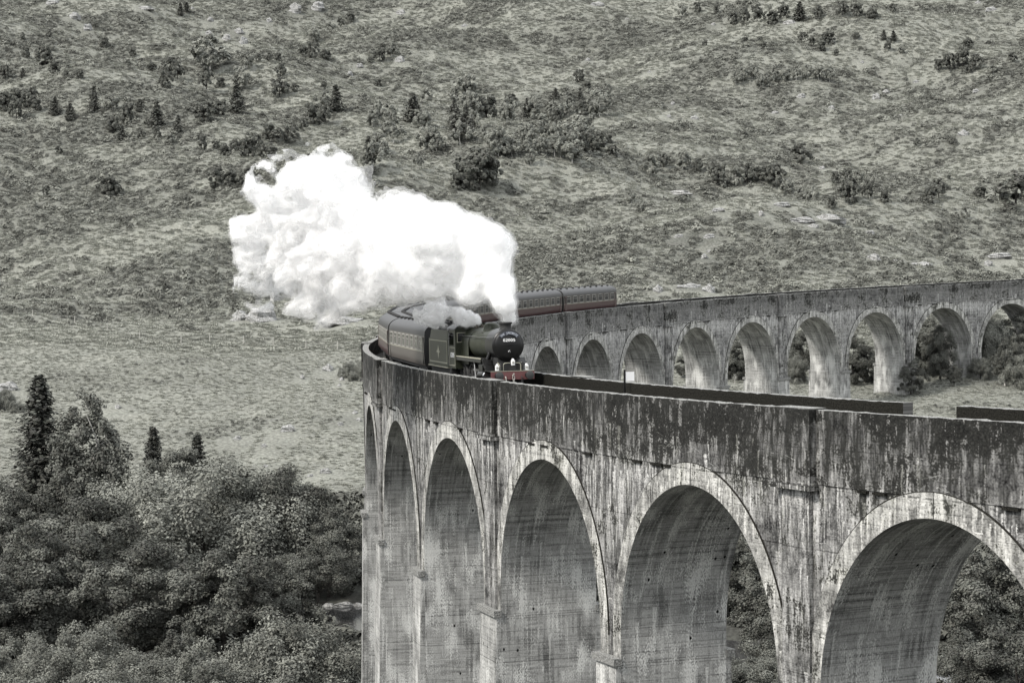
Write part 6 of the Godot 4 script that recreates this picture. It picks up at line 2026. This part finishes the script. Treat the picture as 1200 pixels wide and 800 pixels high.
func make_valley_trees():
	var rng := RandomNumberGenerator.new()
	rng.seed = 303
	var K := {}
	# prototypes are 10 m tall; scaled to each tree
	K.oak = []
	for k in 4: K.oak.append(proto(broad_crown(rng, 10.0, 4.2, -0.8, 90, 420, 0.13, 0.05, 0.15, 0.1, 0.65), trunk_mesh(rng, 7.5, 0.28, 9, 3.6), M.bark))
	K.willow = []
	for k in 3: K.willow.append(proto(broad_crown(rng, 10.0, 4.4, -0.6, 105, 430, 0.11, 0.14, 0.28, 0.8, 0.6), trunk_mesh(rng, 7.0, 0.25, 9, 3.6), M.bark))
	K.birch = []
	for k in 2: K.birch.append(proto(broad_crown(rng, 10.0, 2.0, 1.0, 110, 150, 0.11, 0.075, 0.14, 0.8), trunk_mesh(rng, 8.5, 0.15, 8, 2.0), M.pale_bark))
	K.spruce = []
	for k in 2: K.spruce.append(proto(conifer_crown(rng, 10.0, 1.9, 0.3, 60, 13, 26, 0.15, 0.05, 0.09, 0.9), trunk_mesh(rng, 9.4, 0.17, 0, 0.1), M.bark))
	K.poplar = [proto(broad_crown(rng, 10.0, 1.7, 0.8, 110, 140, 0.12, 0.04, 0.09, 0.8), trunk_mesh(rng, 8.5, 0.18, 8, 1.6), M.bark)]
	K.pine = [proto(broad_crown(rng, 10.0, 4.6, 4.6, 75, 260, 0.14, 0.07, 0.13), trunk_mesh(rng, 8.0, 0.24, 12, 4.5), M.bark)]
	K.bush = []
	for k in 3: K.bush.append(proto(broad_crown(rng, 10.0, 6.0, -1.5, 95, 400, 0.17, 0.10, 0.23, 0.4, 0.65), trunk_mesh(rng, 6.0, 0.3, 10, 4.0), M.bark, "foliage"))
	var n := 0
	for e in VALLEY:
		var set_: Array = K[e[3]]
		var h: float = e[2] / 10.0
		var w: float = h * e[4]
		plant_at(set_[n % set_.size()], e[5], ground_at(e[0], e[1], 0.25), n * 2.4, Vector3(w, h, w), e[6], e[7], e[8])
		n += 1
	for k in K:
		for o in K[k]: o.free()


func make_hill_trees():
	var rng := RandomNumberGenerator.new()
	rng.seed = 404
	var K := {"r": [], "c": [], "l": []}
	for k in 3: K.r.append(proto(broad_crown(rng, 10.0, 4.0, 0.0, 38, 90, 0.55, 0.07, 0.13, 0.3, 0.4), trunk_mesh(rng, 7.0, 0.3, 4, 3.0), M.bark))
	for k in 3: K.c.append(proto(conifer_crown(rng, 10.0, 4.0, 0.1, 20, 11, 14, 0.55, 0.06, 0.12, 0.25), trunk_mesh(rng, 9.3, 0.25, 0, 0.1), M.bark))
	for k in 3: K.l.append(proto(broad_crown(rng, 10.0, 3.6, 0.2, 38, 90, 0.45, 0.15, 0.24, 0.6, 0.4), trunk_mesh(rng, 8.0, 0.16, 5, 2.5), M.pale_bark))
	var n := 0
	for e in HILL_TREES:
		var h: float = e[2] / 10.0 * 1.2
		var w := h * rng.randf_range(0.8, 1.25)
		var called: String = {"r": "hill_tree", "c": "hill_conifer", "l": "hill_birch"}[e[3]]
		plant_at(K[e[3]][n % 3], called, ground_at(e[0], e[1], 0.15), rng.randf() * TAU, Vector3(w, h, w), e[4], "tree", e[5])
		n += 1
	for k in K:
		for o in K[k]: o.free()

# ---------------------------------------------------------------- rocks

func rock_mesh(rng: RandomNumberGenerator) -> ArrayMesh:
	var n := noise(rng.randi() % 9999, 0.9, 2)
	var rows := []
	for i in 8:
		var row := []
		for j in 12:
			var a := TAU * j / 12.0
			var b := lerpf(-0.5, 1.0, i / 7.0) * PI * 0.5
			var d := Vector3(cos(a) * cos(b), sin(b), sin(a) * cos(b))
			row.append(d * (0.5 + 0.32 * n.get_noise_3dv(d * 1.4)))
		rows.append(row)
	var mb := MB.new()
	mb.sheet(rows, [], true)
	return mb.mesh(false)

func make_rocks():
	var rng := RandomNumberGenerator.new()
	rng.seed = 505
	var ms := []
	for k in 5: ms.append(rock_mesh(rng))
	var n := 0
	for e in ROCKS:
		var o := part(self, "boulder", ms[n % 5], M.rock)
		var w: float = e[2] * 1.1
		var h: float = maxf(e[3] * 1.45, 0.5)
		o.transform = Transform3D(Basis(Vector3.UP, YAW * -1.0 + rng.randf_range(-0.5, 0.5)).scaled(Vector3(1, 1, 1)) * Basis.from_scale(Vector3(w, h, maxf(w * 0.5, h))), ground_at(e[0], e[1], 0.0) + Vector3(0, h * 0.06, 0))
		tag(o, e[4], "rock", e[5])
		n += 1

# ---------------------------------------------------------------- fence, sign, dead saplings
func make_small_things():
	# post and wire fence along the foot of the hill
	var g := thing("wire_fence", "post and wire fence along the foot of the hill behind the meadow", "fence")
	var tops := []
	for e in FENCE:
		var b := ground_at(e[0], e[1], 0.3)
		var mb := MB.new()
		mb.tube(b, b + Vector3(0.05, 1.9, 0.0), 0.085, 0.075, 7)
		part(g, "post", mb.mesh(), M.pale_wood)
		tops.append(b)
	for y in [0.8, 1.25, 1.65]:
		var mb := MB.new()
		var ps := []
		for b in tops: ps.append(b + Vector3(0.03, y, 0.05))
		mb.path(ps, 0.016, 4)
		part(g, "wire", mb.mesh(), M.steel_dark)
	# trackside sign on a post against the inner parapet
	var s := -54.0
	var base := V(s, -2.02, RAIL - 0.28)
	g = thing("trackside_sign", "white square trackside sign on dark post at the inner parapet", "sign", Transform3D(Basis(Vector3.UP, -hd(s)), base))
	var mb := MB.new()
	mb.box(Vector3(-0.22, 0.0, -0.04), Vector3(-0.14, 2.0, 0.04))
	part(g, "post", mb.mesh(false), M.black)
	boxpart(g, "board", Vector3(-0.13, 1.42, 0.0), Vector3(0.33, 1.88, 0.03), M.white)
	# bare pale saplings
	var rng := RandomNumberGenerator.new()
	rng.seed = 606
	for e in DEAD:
		g = thing("dead_sapling", e[3], "tree", Transform3D(Basis.IDENTITY, ground_at(e[0], e[1], 0.3)))
		var h: float = e[2]
		mb = MB.new()
		mb.tube(Vector3.ZERO, Vector3(0.05 * h, h, 0), 0.012 * h + 0.02, 0.01, 6)
		part(g, "trunk", mb.mesh(), M.pale_bark)
		for k in 14:
			mb = MB.new()
			var y := h * rng.randf_range(0.25, 0.95)
			var a := rng.randf() * TAU
			var l := (h - y) * 0.5 + 0.25
			var o := Vector3(0.05 * y, y, 0)
			mb.tube(o, o + Vector3(cos(a), rng.randf_range(0.1, 0.6), sin(a)) * l, 0.02, 0.008, 5, false)
			part(g, "branch", mb.mesh(), M.pale_bark)
